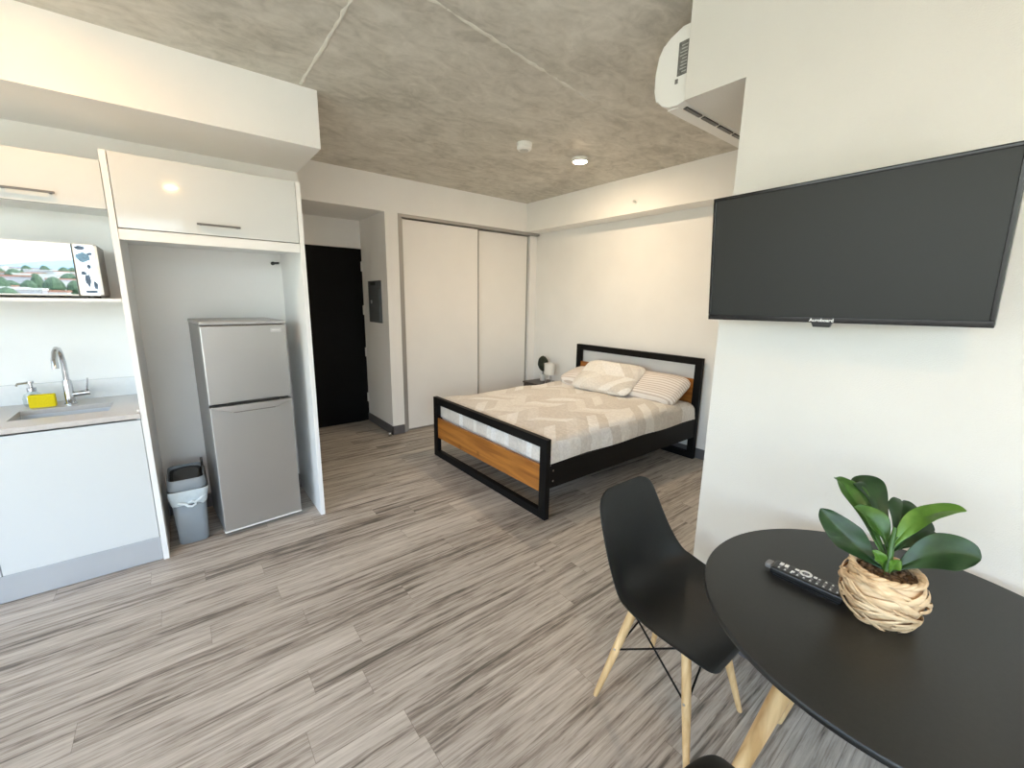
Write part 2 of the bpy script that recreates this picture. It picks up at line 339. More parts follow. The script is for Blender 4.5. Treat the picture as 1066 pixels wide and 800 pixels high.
# ------------------------------------------------------------------ mesh builder
class MB:
    def __init__(self): self.bm = bmesh.new(); self.bev = False
    def box(self, x0, x1, y0, y1, z0, z1, bev=0.0, mi=0, seg=2):
        vs = [self.bm.verts.new((x, y, z)) for z in (z0, z1) for y in (y0, y1) for x in (x0, x1)]
        fs = [self.bm.faces.new([vs[i] for i in f]) for f in ((0, 2, 3, 1), (4, 5, 7, 6), (0, 1, 5, 4), (2, 6, 7, 3), (0, 4, 6, 2), (1, 3, 7, 5))]
        for f in fs: f.material_index = mi
        if bev > 0:
            self.bev = True
            es = list({e for f in fs for e in f.edges})
            r = bmesh.ops.bevel(self.bm, geom=es, offset=bev, segments=seg, affect='EDGES', profile=0.5)
            for f in r['faces']: f.material_index = mi
        return self
    def prism(self, pts, axis, a, b, bev=0.0, mi=0):
        """outline pts (2D) extruded along axis from a to b"""
        def P(p, t):
            return {'X': (t, p[0], p[1]), 'Y': (p[0], t, p[1]), 'Z': (p[0], p[1], t)}[axis]
        A = [self.bm.verts.new(P(p, a)) for p in pts]; B = [self.bm.verts.new(P(p, b)) for p in pts]
        n = len(pts); fs = [self.bm.faces.new(A), self.bm.faces.new(B[::-1])]
        for i in range(n): fs.append(self.bm.faces.new((A[i], B[i], B[(i+1) % n], A[(i+1) % n])))
        for f in fs: f.material_index = mi
        bmesh.ops.recalc_face_normals(self.bm, faces=fs)
        if bev > 0:
            self.bev = True
            es = list(fs[0].edges) + list(fs[1].edges)
            bmesh.ops.bevel(self.bm, geom=es, offset=bev, segments=2, affect='EDGES', profile=0.5)
        return self
    def tube(self, pts, rads, n=12, mi=0, caps=True):
        pts = [Vector(p) for p in pts]
        if not isinstance(rads, (list, tuple)): rads = [rads]*len(pts)
        rings = []; up = None
        for i, p in enumerate(pts):
            d = (pts[min(i+1, len(pts)-1)] - pts[max(i-1, 0)]).normalized()
            if up is None:
                up = Vector((0, 0, 1)) if abs(d.z) < 0.9 else Vector((1, 0, 0))
            s = d.cross(up).normalized(); up = s.cross(d).normalized()
            rings.append([self.bm.verts.new(p + (s*math.cos(2*PI*k/n) + up*math.sin(2*PI*k/n))*rads[i]) for k in range(n)])
        fs = []
        for a, b in zip(rings, rings[1:]):
            for k in range(n): fs.append(self.bm.faces.new((a[k], a[(k+1) % n], b[(k+1) % n], b[k])))
        if caps:
            fs.append(self.bm.faces.new(rings[0][::-1])); fs.append(self.bm.faces.new(rings[-1]))
        for f in fs: f.material_index = mi
        bmesh.ops.recalc_face_normals(self.bm, faces=fs)
        return self
    def lathe(self, prof, c=(0, 0, 0), n=32, mi=0, sx=1.0, sy=1.0, power=2.0):
        """profile [(r,z)], superellipse section when power>2"""
        rings = []
        for r, z in prof:
            if r < 1e-6: rings.append([self.bm.verts.new((c[0], c[1], c[2]+z))]); continue
            ring = []
            for k in range(n):
                a = 2*PI*k/n; ca, sa = math.cos(a), math.sin(a)
                q = (abs(ca)**power + abs(sa)**power)**(-1.0/power)
                ring.append(self.bm.verts.new((c[0] + r*q*ca*sx, c[1] + r*q*sa*sy, c[2] + z)))
            rings.append(ring)
        fs = []
        for a, b in zip(rings, rings[1:]):
            for k in range(n):
                k2 = (k+1) % n
                if len(a) == 1 and len(b) == 1: continue
                if len(a) == 1: fs.append(self.bm.faces.new((a[0], b[k2], b[k])))
                elif len(b) == 1: fs.append(self.bm.faces.new((a[k], a[k2], b[0])))
                else: fs.append(self.bm.faces.new((a[k], a[k2], b[k2], b[k])))
        for f in fs: f.material_index = mi
        bmesh.ops.recalc_face_normals(self.bm, faces=fs)
        return self
    def grid(self, fn, nu, nv, mi=0, closed_u=False):
        V = [[self.bm.verts.new(fn(i/(nu if closed_u else nu-1), j/(nv-1))) for j in range(nv)] for i in range(nu)]
        fs = []
        for i in range(nu if closed_u else nu-1):
            for j in range(nv-1):
                a = V[i]; b = V[(i+1) % nu]
                fs.append(self.bm.faces.new((a[j], b[j], b[j+1], a[j+1])))
        for f in fs: f.material_index = mi
        return self
    def build(self, name, mats, parent=None, loc=(0, 0, 0), smooth=True, solid=0.0, subsurf=0, world=True):
        """world=True: verts were written in world metres, rebased on the parent's origin"""
        me = bpy.data.meshes.new(name)
        off = Vector(loc)
        if parent is not None and world: off = parent_origin(parent)
        if off.length > 0: bmesh.ops.translate(self.bm, verts=self.bm.verts[:], vec=-off)
        self.bm.to_mesh(me); self.bm.free()
        for m in (mats if isinstance(mats, (list, tuple)) else [mats]): me.materials.append(m)
        if smooth:
            me.polygons.foreach_set('use_smooth', [True]*len(me.polygons))
            me.set_sharp_from_angle(angle=math.radians(38))
        o = bpy.data.objects.new(name, me); COL.objects.link(o)
        if parent is not None: o.parent = parent
        else: o.location = off
        if self.bev and smooth and not subsurf:
            md = o.modifiers.new('normals', 'WEIGHTED_NORMAL'); md.weight = 100; md.keep_sharp = True
        if solid:
            md = o.modifiers.new('thickness', 'SOLIDIFY'); md.thickness = abs(solid); md.offset = -1 if solid > 0 else 1
        if subsurf:
            md = o.modifiers.new('smooth', 'SUBSURF'); md.levels = subsurf; md.render_levels = subsurf
        return o

def parent_origin(o):
    v = Vector((0, 0, 0))
    while o is not None:
        v += o.location; o = o.parent
    return v

def tag(o, label=None, cat=None, group=None, kind=None):
    if label: o['label'] = label
    if cat: o['category'] = cat
    if group: o['group'] = group
    if kind: o['kind'] = kind
    return o
def thing(name, label, cat, loc, rz=0.0, group=None):
    o = bpy.data.objects.new(name, None); COL.objects.link(o)
    o.empty_display_size = 0.05
    o.location = loc; o.rotation_euler = (0, 0, rz)
    return tag(o, label, cat, group)
def struct(name, mb, m, label, cat, smooth=True):
    return tag(mb.build(name, m, smooth=smooth), label, cat, kind='structure')
def copy_thing(root, loc, rz, label):
    r = root.copy(); COL.objects.link(r); r.location = loc; r.rotation_euler = (0, 0, rz); r['label'] = label
    for ch in list(root.children):
        c = ch.copy(); COL.objects.link(c); c.parent = r
        for g in list(ch.children):
            d = g.copy(); COL.objects.link(d); d.parent = c
    return r

# ------------------------------------------------------------------ the room
ZC = 2.71          # concrete ceiling
ZB = 2.367         # underside of the perimeter beams
XW = 1.78          # face of the television wall
XH = 3.90          # wall behind the bed
YK = 2.945         # face of the kitchen units
YKB = 3.56         # wall behind the kitchen
YC = 4.35          # closet wall
YD = 5.09          # wall with the entry door
YWIN = -2.2       # window wall behind the viewer
XL = -3.2

struct('floor', MB().box(XL-.1, XH+.1, YWIN-.1, YD+.12, -0.10, 0.0), FLOORM, 'grey-brown wood-look plank floor running through the whole studio', 'floor', smooth=False)
cb = MB().box(XL-.1, XH+.1, YWIN-.1, YD+.12, ZC, ZC+0.2)
def ridge(p0, p1, w, seed):
    rnd = random.Random(seed); n = 40; pts = []; rads = []
    for i in range(n+1):
        t = i/n
        pts.append((p0[0]+(p1[0]-p0[0])*t + rnd.uniform(-.004, .004), p0[1]+(p1[1]-p0[1])*t + rnd.uniform(-.004, .004), ZC+0.005))
        rads.append(w*rnd.uniform(0.4, 1.0))
    cb.tube(pts, rads, 8, mi=1)
ridge((0.716, 0.9), (0.722, 2.90), 0.016, 1)
ridge((-0.6, 1.66), (1.05, 1.80), 0.014, 2)
ridge((1.05, 1.80), (2.3, 1.985), 0.014, 3)
ridge((2.3, 1.985), (3.6, 2.02), 0.009, 4)
struct('ceiling', cb, [CONC, mat('pale_concrete_seam', (0.66, 0.635, 0.57), 0.8, noise=0.15, nscale=14)], 'bare grey concrete ceiling with trowel marks and raised formwork seams', 'ceiling')

struct('wall_kitchen', MB().box(XL, 0.815, YKB, YKB+.1, 0, ZC), WHITE, 'white painted wall behind the kitchen units and fridge niche', 'wall')
struct('wall_soffit', MB().box(XL, 0.814, 2.931, YKB, 2.389, ZC), WHITE, 'white boxed soffit under the ceiling above the kitchen units', 'wall')
struct('wall_entry_left', MB().box(0.70, 0.815, YKB+.1, YD, 0, ZC), WHITE, 'white wall on the left of the entry passage', 'wall')
ew = MB().box(0.60, 0.90, YD, YD+.12, 0, ZC).box(1.80, 1.92, YD, YD+.12, 0, ZC).box(0.90, 1.80, YD, YD+.12, 2.06, ZC)
struct('wall_entry', ew, WHITE, 'white wall around and above the black entry door', 'wall')
struct('wall_closet_header', MB().box(0.815, XH, YC, YD, ZB, ZC), WHITE, 'white dropped header over the entry passage and the closet doors', 'wall')
struct('wall_pier', MB().box(1.783, 1.922, YC, YD, 0, ZB), WHITE, 'narrow white wall pier between entry passage and closet, electrical panel on its side', 'wall')
struct('wall_closet_back', MB().box(1.922, XH+.1, 4.52, 4.60, 0, ZB), WHITE, 'white back wall of the closet behind the sliding doors', 'wall')
struct('wall_headboard', MB().box(XH, XH+.1, 0.84, 4.52, 0, ZC), WHITE, 'white wall behind the bed headboard', 'wall')
struct('wall_headboard_beam', MB().box(3.672, XH, 0.84, YC, ZB, ZC), WHITE, 'white boxed beam along the ceiling above the headboard wall', 'wall')
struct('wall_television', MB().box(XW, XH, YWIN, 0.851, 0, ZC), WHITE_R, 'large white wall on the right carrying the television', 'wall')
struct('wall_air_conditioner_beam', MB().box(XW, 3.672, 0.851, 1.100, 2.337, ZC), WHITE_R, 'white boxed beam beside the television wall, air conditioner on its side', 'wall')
VY0, VY1, VZ0, VZ1 = -1.7, 2.45, 0.40, 2.46
struct('wall_left', MB().box(XL-.1, XL, YWIN, VY0, 0, ZC).box(XL-.1, XL, VY1, YKB+.1, 0, ZC).box(XL-.1, XL, VY0, VY1, 0, VZ0).box(XL-.1, XL, VY0, VY1, VZ1, ZC), WHITE, 'white side wall to the left of the kitchen', 'wall')
WX0, WX1, WZ0, WZ1 = -3.05, 0.30, 0.06, 2.60
ww = MB().box(XL, WX0, YWIN-.1, YWIN, 0, ZC).box(WX1, XW, YWIN-.1, YWIN, 0, ZC).box(WX0, WX1, YWIN-.1, YWIN, 0, WZ0).box(WX0, WX1, YWIN-.1, YWIN, WZ1, ZC)
struct('wall_window', ww, WHITE, 'white wall with the big window facing the kitchen', 'wall')
win = tag(MB().box(WX0, WX1, YWIN-.07, YWIN-.03, WZ0, WZ0+.05).box(WX0, WX1, YWIN-.07, YWIN-.03, WZ1-.05, WZ1)
    .box(WX0, WX0+.05, YWIN-.07, YWIN-.03, WZ0+.05, WZ1-.05).box(WX1-.05, WX1, YWIN-.07, YWIN-.03, WZ0+.05, WZ1-.05)
    .box(-2.23, -2.17, YWIN-.07, YWIN-.03, WZ0+.05, WZ1-.05).build('window_1', ALU), 'wide aluminium sliding window opposite the kitchen', 'window', kind='structure')
MB().box(WX0+.05, -2.23, YWIN-.053, YWIN-.047, WZ0+.05, WZ1-.05).build('pane', PANE, win)
MB().box(-2.17, WX1-.05, YWIN-.053, YWIN-.047, WZ0+.05, WZ1-.05).build('pane', PANE, win)

struct('wall_light_stop', MB().box(0.6, 1.92, YD+.12, YD+.2, 0, ZC), WHITE, 'unseen white wall added behind the entry door to stop light leaking in', 'wall')  # added out of sight, blocks sky light leaking under the entry door
win_added = tag(MB().box(XL-.07, XL-.03, VY0, VY1, VZ0, VZ0+.05).box(XL-.07, XL-.03, VY0, VY1, VZ1-.05, VZ1).box(XL-.07, XL-.03, VY0, VY0+.05, VZ0+.05, VZ1-.05)
    .box(XL-.07, XL-.03, VY1-.05, VY1, VZ0+.05, VZ1-.05).box(XL-.07, XL-.03, .62, .68, VZ0+.05, VZ1-.05).build('window_added', ALU), 'unseen aluminium window added in the left side wall for extra daylight', 'window', kind='structure')  # assumed window, added so more daylight reaches the bed end
MB().box(XL-.053, XL-.047, VY0+.05, .62, VZ0+.05, VZ1-.05).build('pane', PANE, win_added)
MB().box(XL-.053, XL-.047, .68, VY1-.05, VZ0+.05, VZ1-.05).build('pane', PANE, win_added)
# baseboards
struct('baseboard_pier', MB().box(1.771, 1.783, YC-.012, YD, 0, 0.10, .002).box(1.771, 1.918, YC-.012, YC, 0, 0.10, .002), BASEB, 'charcoal baseboard around the foot of the wall pier', 'baseboard')
struct('baseboard_headboard', MB().box(XH-.012, XH, 0.87, 4.40, 0, 0.10, .002), BASEB, 'charcoal baseboard along the wall behind the bed', 'baseboard')
struct('baseboard_niche', MB().box(-0.172, 0.655, YKB-.012, YKB, 0, 0.10, .002), BASEB, 'charcoal baseboard at the back of the fridge niche', 'baseboard')
struct('baseboard_television', MB().box(XW-.012, XW, YWIN, 0.851, 0, 0.10, .002), BASEB, 'charcoal baseboard under the television wall', 'baseboard')

# entry door
d1 = tag(MB().box(0.90, 1.795, YD-.005, YD+.04, 0.001, 2.055, .002).build('door_1', BLACKDOOR), 'tall matt black entry door at the end of the passage', 'door', kind='structure')
for z in (1.86, 1.36, 0.86, 0.30):
    h = MB().box(1.768, 1.783, YD-.022, YD-.006, z-.055, z+.055, .003); h.tube([(1.774, YD-.024, z-.055), (1.774, YD-.024, z+.055)], .006, 10)
    tag(h.build('hinge', PLASTW, d1), 'white hinge plate')
hl = MB().tube([(0.98, YD-.006, 1.0), (0.98, YD-.05, 1.0)], .011, 12).tube([(0.98, YD-.05, 1.0), (1.11, YD-.05, 1.0)], .009, 12).lathe([(0, 0), (.026, 0), (.026, .006), (0, .006)], (0, 0, 0), 20)
bm_handle = MB().box(0.955, 1.005, YD-.012, YD-.005, 0.93, 1.07, .003).tube([(0.98, YD-.012, 1.02), (0.98, YD-.05, 1.02)], .011, 12).tube([(0.98, YD-.05, 1.02), (1.10, YD-.05, 1.02)], .009, 12)
hl.bm.free()
tag(bm_handle.build('door_handle', STEELB, d1), 'steel lever handle')

# closet: track, jambs, two sliding doors
tf = MB().box(1.922, XH-.002, 4.352, 4.515, 2.337, ZB).box(1.922, 1.938, 4.352, 4.515, 0, 2.337).box(1.942, 1.972, 4.365, 4.40, 0.0, 2.337, .002)
struct('trim_1', tf, ALU, 'bronze-grey aluminium track and jamb around the closet', 'closet frame')
struct('trim_2', MB().box(3.785, XH-.002, 4.40, 4.515, 0, 2.337), WHITE, 'narrow white filler strip between closet door and headboard wall', 'closet trim')
def slide(name, x0, x1, y, label):
    d = tag(MB().box(x0+.014, x1-.014, y, y+.018, 0.020, 2.325, .0015).build(name, SHADE), label, 'closet door', kind='structure')
    MB().box(x0, x0+.014, y-.006, y+.024, 0.012, 2.335, .002).build('edge_profile', ALU, d)
    MB().box(x1-.014, x1, y-.006, y+.024, 0.012, 2.335, .002).build('edge_profile', ALU, d)
    MB().box(x0+.014, x1-.014, y-.002, y+.020, 0.006, 0.020, .001).build('bottom_rail', ALU, d)
slide('door_2', 1.978, 2.965, 4.400, 'left white sliding closet door next to the wall pier')
slide('door_3', 2.950, 3.775, 4.440, 'right white sliding closet door behind the bed foot')

# electrical panel on the pier
ep = thing('electrical_panel', 'grey steel breaker panel on the white pier beside the entry door', 'electrical panel', (1.783, 4.70, 1.232))
MB().box(1.772, 1.783, 4.515, 4.886, 1.232, 1.689, .003).build('cover', GREYP, ep)
pd = MB().box(1.764, 1.772, 4.545, 4.80, 1.25, 1.62, .003).build('panel_door', GREYP, ep)
MB().box(1.758, 1.764, 4.76, 4.785, 1.44, 1.48, .002).build('latch', STEELB, pd)
MB().box(1.768, 1.773, 4.66, 4.80, 1.64, 1.675, .001).build('breaker_slot', PLASTK, ep)

ds = thing('door_stop', 'small chrome floor door stop at the foot of the wall pier', 'door stop', (1.735, 4.33, 0.0))
MB().lathe([(0, 0), (.018, 0), (.018, .006), (.009, .010), (.009, .045), (.0, .045)], (1.735, 4.33, 0), 20).build('post', CHROME, ds)
MB().lathe([(.0095, .024), (.0125, .024), (.0125, .036), (.0095, .036)], (1.735, 4.33, 0), 20).build('rubber_ring', PLASTW, ds)

# ------------------------------------------------------------------ kitchen
def bar_handle(mb, x0, x1, y, z, r=0.005, depth=.026):
    mb.box(x0, x1, y-depth, y-depth+.008, z-.005, z+.005, .002)
    mb.box(x0+.012, x0+.022, y-depth+.008, y, z-.004, z+.004); mb.box(x1-.022, x1-.012, y-depth+.008, y, z-.004, z+.004)
    return mb

fc = thing('fridge_cabinet', 'tall white open cabinet around the fridge with a gloss flap door on top', 'cabinet', (0.24, 3.25, 0))
MB().box(-0.199, -0.173, YK, YKB-.002, 0.0, 2.18, .001).build('side_panel', MEL, fc)
MB().box(0.657, 0.684, YK, YKB-.002, 0.0, 2.18, .001).build('side_panel', MEL, fc)
MB().box(-0.172, 0.656, YK+.022, YKB-.003, 1.80, 1.818).box(-0.172, 0.656, YK+.022, YKB-.003, 2.158, 2.176).build('carcass', MEL, fc)
MB().box(-0.172, 0.656, YK+.003, YK+.021, 1.769, 1.822, .001).build('rail', MEL, fc)
fd = MB().box(-0.170, 0.654, YK, YK+.020, 1.826, 2.178, .0015).build('door', LAC, fc)
bar_handle(MB(), 0.150, 0.350, YK, 1.878).build('handle', HANDM, fd)
MB().tube([(0.60, YKB-.003, 1.735), (0.60, YKB-.03, 1.735)], .012, 12).tube([(0.60, YKB-.03, 1.735), (0.638, YKB-.03, 1.738)], .008, 10).build('pipe_stub', DARKG, fc)

wc = thing('wall_cabinet', 'white gloss wall cabinet with open shelf over the sink', 'cabinet', (-0.70, 3.10, 1.455))
MB().box(-1.20, -0.2005, YK+.021, 3.25, 1.910, 2.127, .001).build('carcass', MEL, wc)
wd = MB().box(-0.748, -0.2015, YK, YK+.019, 1.906, 2.127, .0015).build('door', LAC, wc)
bar_handle(MB(), -0.545, -0.367, YK, 1.952).build('handle', HANDM, wd)
wd2 = MB().box(-1.20, -0.752, YK, YK+.019, 1.906, 2.127, .0015).build('door', LAC, wc)
bar_handle(MB(), -1.06, -0.88, YK, 1.952).build('handle', HANDM, wd2)
MB().box(-1.20, -0.2005, YK, 3.25, 1.461, 1.477, .001).build('shelf', MEL, wc)
MB().box(-1.20, -0.2005, 3.252, 3.268, 1.455, 1.955, .001).build('back_panel', MEL, wc)

bc = thing('base_cabinet', 'white gloss base cabinet under the sink worktop', 'cabinet', (-0.70, 3.25, 0))
bcb = MB()
bcb.box(-1.50, -0.2005, YK+.022, YKB-.004, 0.146, 0.164).box(-1.50, -1.482, YK+.022, YKB-.004, 0.164, 0.846).box(-0.219, -0.2005, YK+.022, YKB-.004, 0.164, 0.846).box(-0.80, -0.782, YK+.022, YKB-.004, 0.164, 0.846)
bcb.build('carcass', MEL, bc)
MB().box(-0.788, -0.2015, YK, YK+.020, 0.147, 0.838, .0015).build('door', LAC, bc)
MB().box(-1.40, -0.792, YK, YK+.020, 0.147, 0.838, .0015).build('door', LAC, bc)
MB().box(-1.50, -0.2005, YK+.006, YK+.022, 0.004, 0.144, .001).build('plinth', mat('satin_white_plinth', (0.56, 0.585, 0.61), 0.24, metal=0.5, noise=0.02, nscale=6), bc)

SX0, SX1, SY0, SY1 = -0.705, -0.335, 3.105, 3.345
wt = MB()
ZT0, ZT1 = 0.848, 0.875
wt.box(-1.50, SX0, YK-.006, YKB-.003, ZT0, ZT1).box(SX1, -0.2005, YK-.006, YKB-.003, ZT0, ZT1).box(SX0, SX1, YK-.006, SY0, ZT0, ZT1).box(SX0, SX1, SY1, YKB-.003, ZT0, ZT1)
bmesh.ops.remove_doubles(wt.bm, verts=wt.bm.verts[:], dist=1e-5)
w0 = thing('worktop', 'greige stone worktop with upstand around the sink', 'worktop', (-0.70, 3.25, ZT0))
wt.build('slab', STONE, w0, smooth=False)
tag(MB().box(-1.50, -0.2005, YKB-.018, YKB-.003, ZT1, 0.988, .001).build('upstand', mat('white_upstand', (0.72, 0.73, 0.73), 0.2, noise=0.03, nscale=40), w0), 'white upstand')
MB().box(-0.2145, -0.2005, YK+.02, YKB-.03, ZT1, ZT1+.018, .002).build('edge_strip', STONE, w0)

sk = thing('sink', 'rectangular steel undermount sink basin set in the worktop', 'sink', (-0.52, 3.225, 0.69))
sb = MB()
def basin(u0, u1, v0, v1, zb, zt, r=0.0):
    P = [(u0, v0), (u1, v0), (u1, v1), (u0, v1)]; i = .012
    Q = [(u0+i, v0+i), (u1-i, v0+i), (u1-i, v1-i), (u0+i, v1-i)]
    T = [sb.bm.verts.new((x, y, zt)) for x, y in P]; Bv = [sb.bm.verts.new((x, y, zb)) for x, y in Q]
    for k in range(4): sb.bm.faces.new((T[k], Bv[k], Bv[(k+1) % 4], T[(k+1) % 4]))
    sb.bm.faces.new(Bv)
basin(SX0-.002, SX1+.002, SY0-.002, SY1+.002, 0.70, ZT0-.001)
sb.build('basin', STEELB, sk, solid=0.002, smooth=False)
MB().lathe([(0, .003), (.03, .003), (.04, 0.0), (.04, -.004)], (-0.52, 3.22, 0.702), 24).build('drain', CHROME, sk)

fa = thing('faucet', 'tall chrome mixer faucet standing behind the sink', 'faucet', (-0.52, 3.42, ZT1))
fx, fy = -0.52, 3.42
MB().lathe([(0, 0), (.027, 0), (.027, .006), (.022, .012), (.020, .13), (.017, .14), (0, .14)], (fx, fy, ZT1), 28).build('body', CHROME, fa)
sp = [(fx, fy, ZT1+.13), (fx, fy, ZT1+.24), (fx-.002, fy-.008, ZT1+.285), (fx-.004, fy-.035, ZT1+.318), (fx-.006, fy-.075, ZT1+.325), (fx-.008, fy-.115, ZT1+.310), (fx-.010, fy-.14, ZT1+.27), (fx-.010, fy-.148, ZT1+.225)]
MB().tube(sp, [.0125]*6+[.014, .0145], 16).build('spout', CHROME, fa)
lv = MB().tube([(fx+.015, fy, ZT1+.055), (fx+.085, fy, ZT1+.060)], [.016, .017], 16)
lv.tube([(fx+.072, fy, ZT1+.062), (fx+.078, fy-.004, ZT1+.10), (fx+.086, fy-.01, ZT1+.145)], [.006, .0045, .0035], 10)
lv.build('lever', CHROME, fa)

so = thing('soap_dispenser', 'clear glass soap dispenser with chrome pump behind the yellow sponge', 'soap dispenser', (-0.668, 3.46, ZT1))
MB().lathe([(0, 0), (.032, 0), (.040, .012), (.041, .045), (.034, .068), (.018, .078), (.018, .085), (0, .085)], (-0.668, 3.46, ZT1), 28).build('bottle', SOAP, so)
pm = MB().lathe([(0, .085), (.019, .085), (.019, .105), (.008, .108), (.008, .130), (.014, .130), (.014, .142), (0, .142)], (-0.668, 3.46, ZT1), 20)
pm.tube([(-0.668, 3.46, ZT1+.136), (-0.712, 3.44, ZT1+.134), (-0.718, 3.437, ZT1+.122)], .006, 10)
pm.build('pump', CHROME, so)
sg = MB().box(-0.052, 0.052, -0.018, 0.018, 0, 0.072, .006)
sgo = sg.build('sponge', YELLOW)
sgo.location = (-0.625, 3.405, ZT1); sgo.rotation_euler = (0, 0, -0.05)
tag(sgo, 'yellow kitchen sponge leaning on edge behind the sink', 'sponge')

# microwave on the open shelf
mw = thing('microwave', 'silver microwave with a mirror-glass door on the open kitchen shelf', 'microwave', (-0.51, 3.10, 1.477))
MX0, MX1, MZ0, MZ1 = -0.745, -0.262, 1.489, 1.735
MB().box(MX0, MX1, 2.972, 3.235, MZ0, MZ1, .004).build('case', MWSIDE, mw)
for fxx in (MX0+.04, MX1-.05):
    for fyy in (2.995, 3.20): MB().lathe([(0, 0), (.015, 0), (.015, .0125), (0, .0125)], (fxx, fyy, 1.477), 12).build('foot', DARKG, mw)
md = MB().box(MX0, MX1-.088, 2.953, 2.971, MZ0, MZ1, .002).build('door', MIRROR, mw)
MB().box(MX0+.004, MX1-.090, 2.951, 2.953, MZ0+.0, MZ0+.006).build('door_trim', PLASTW, md)
MB().box(MX0, MX1-.088, 2.951, 2.953, MZ1-.005, MZ1).build('door_trim', PLASTW, md)
cp = MB().box(MX1-.085, MX1, 2.955, 2.971, MZ0, MZ1, .003).build('control_panel', MIRP, mw)
MB().box(MX1-.012, MX1, 2.9535, 2.956, MZ0, MZ1, .001).box(MX1-.085, MX1-.081, 2.9535, 2.956, MZ0, MZ1, .001).box(MX1-.085, MX1, 2.9535, 2.956, MZ0, MZ0+.006, .001).box(MX1-.085, MX1, 2.9535, 2.956, MZ1-.006, MZ1, .001).build('panel_frame', PLASTW, cp)
pr = MB(); rnd = random.Random(3)
def blob(cx, cz, rx, rz, n=12):
    pr.prism([(cx + rx*math.cos(2*PI*k/n)*rnd.uniform(.75, 1.15), cz + rz*math.sin(2*PI*k/n)*rnd.uniform(.75, 1.15)) for k in range(n)], 'Y', 2.9538, 2.9552)
blob(MX1-.052, MZ1-.062, .026, .024)
pr.build('display', PRINT2, cp, smooth=False)
for a in ((.060, -.020, .020, .010), (.048, .075, .010, .030), (.024, .050, .008, .022), (.060, .108, .010, .010), (.038, .140, .008, .012), (.028, -.045, .01, .008)):
    pr = MB(); blob(MX1-a[0], (MZ0 if a[1] > 0 else MZ1)+a[1], a[2], a[3]); pr.build('button_print', PRINT, cp, smooth=False)
MB().box(MX1-.062, MX1-.022, 2.9538, 2.9552, MZ0+.014, MZ0+.026).build('button_print', PRINT, cp, smooth=False)

# ------------------------------------------------------------------ fridge (own local frame, front toward -Y)
FH = 1.352
fr = thing('fridge', 'small silver two-door fridge standing in the white kitchen niche', 'fridge', (0.309, 3.277, 0), math.atan2(.037, .45))
W = .226; D0 = -.252
b = MB().box(-W+.004, W-.004, D0+.062, .235, 0.022, FH-.022, .006); b.build('body', FRSIDE, fr, world=False)
MB().box(-W, W, D0+.010, .235, FH-.022, FH, .006).build('top_cap', mat('grey_fridge_top', (0.42, 0.42, 0.42), 0.35, metal=.3, noise=.03, nscale=10), fr, world=False)
MB().box(-W+.008, W-.008, D0+.050, D0+.064, 0.035, FH-.024).build('gasket', DARKG, fr, world=False)
fz = MB().box(-W, W, D0, D0+.050, 0.857, FH-.026, .006, seg=3).build('freezer_door', FRIDGE, fr, world=False)
bg = MB().box(W-.088, W-.028, D0-.003, D0+.001, FH-.072, FH-.046, .001).build('badge', STEELB, fz, world=False)
MB().box(W-.080, W-.036, D0-.0038, D0-.0028, FH-.061, FH-.0565).build('badge_lettering', KEYW, bg, world=False)
fl = MB().box(-W, W, D0, D0+.050, 0.032, 0.842, .006, seg=3).build('fridge_door', FRIDGE, fr, world=False)
hp = MB().prism([(-.215, .846), (.215, .846), (.215, .836), (.150, .812), (.125, .803), (-.115, .803), (-.140, .812), (-.215, .836)], 'Y', D0-.030, D0+.012, .004)
hp.build('handle', STEELB, fl, world=False)
MB().box(-.135, .150, D0-.0175, D0+.002, .8465, .8595).box(-.11, .12, D0-.022, D0-.001, .7995, .8032).build('grip_recess', PLASTK, fl, world=False)
MB().box(-W, W, D0-.002, D0+.05, 0.024, 0.033, .002).build('kick_strip', PLASTW, fr, world=False)
for sx in (-.19, .19):
    for sy in (-.17, .19): MB().lathe([(0, 0), (.018, 0), (.018, .022), (0, .022)], (sx, sy, 0), 14).build('foot', DARKG, fr, world=False)

# ------------------------------------------------------------------ bin
bn = thing('trash_bin', 'slim grey swing-lid trash bin squeezed between cabinet panel and fridge', 'trash bin', (-0.048, 3.20, 0))
def rr(cx, cy, hx, hy, z, r):   # rounded rectangle ring of points
    pts = []
    for qx, qy, a0 in ((1, 1, 0), (-1, 1, 90), (-1, -1, 180), (1, -1, 270)):
        for k in range(6):
            a = math.radians(a0 + 90*k/5)
            pts.append((cx + qx*(hx-r) + r*math.cos(a), cy + qy*(hy-r) + r*math.sin(a), z))
    return pts
def loft(mb, rings, cap0=True, cap1=True, mi=0):
    R = [[mb.bm.verts.new(p) for p in r] for r in rings]; n = len(R[0]); fs = []
    for a, c in zip(R, R[1:]):
        for k in range(n): fs.append(mb.bm.faces.new((a[k], a[(k+1) % n], c[(k+1) % n], c[k])))
    if cap0: fs.append(mb.bm.faces.new(R[0][::-1]))
    if cap1: fs.append(mb.bm.faces.new(R[-1]))
    for f in fs: f.material_index = mi
    return mb
cx, cy = -0.050, 3.19
loft(MB(), [rr(cx, cy, .070, .130, 0, .03), rr(cx, cy, .074, .134, .006, .03), rr(cx, cy, .088, .152, .355, .035)], True, False).build('body', BINM, bn, solid=.003)
rnd = random.Random(5)
lr = []
for k, (z, g) in enumerate(((.262, .003), (.270, .008), (.296, .006), (.322, .009), (.357, .006))):
    ring = rr(cx, cy, .0835 + .012*(z-.262)/.095 + g, .148 + .012*(z-.262)/.095 + g, z, .036)
    lr.append([(x + rnd.uniform(-.0025, .0025), y + rnd.uniform(-.003, .003), zz + (rnd.uniform(-.016, .012) if k == 0 else 0)) for x, y, zz in ring])
lin = loft(MB(), lr, False, False).build('liner', LINER, bn, solid=.001, subsurf=1)
kn = MB()
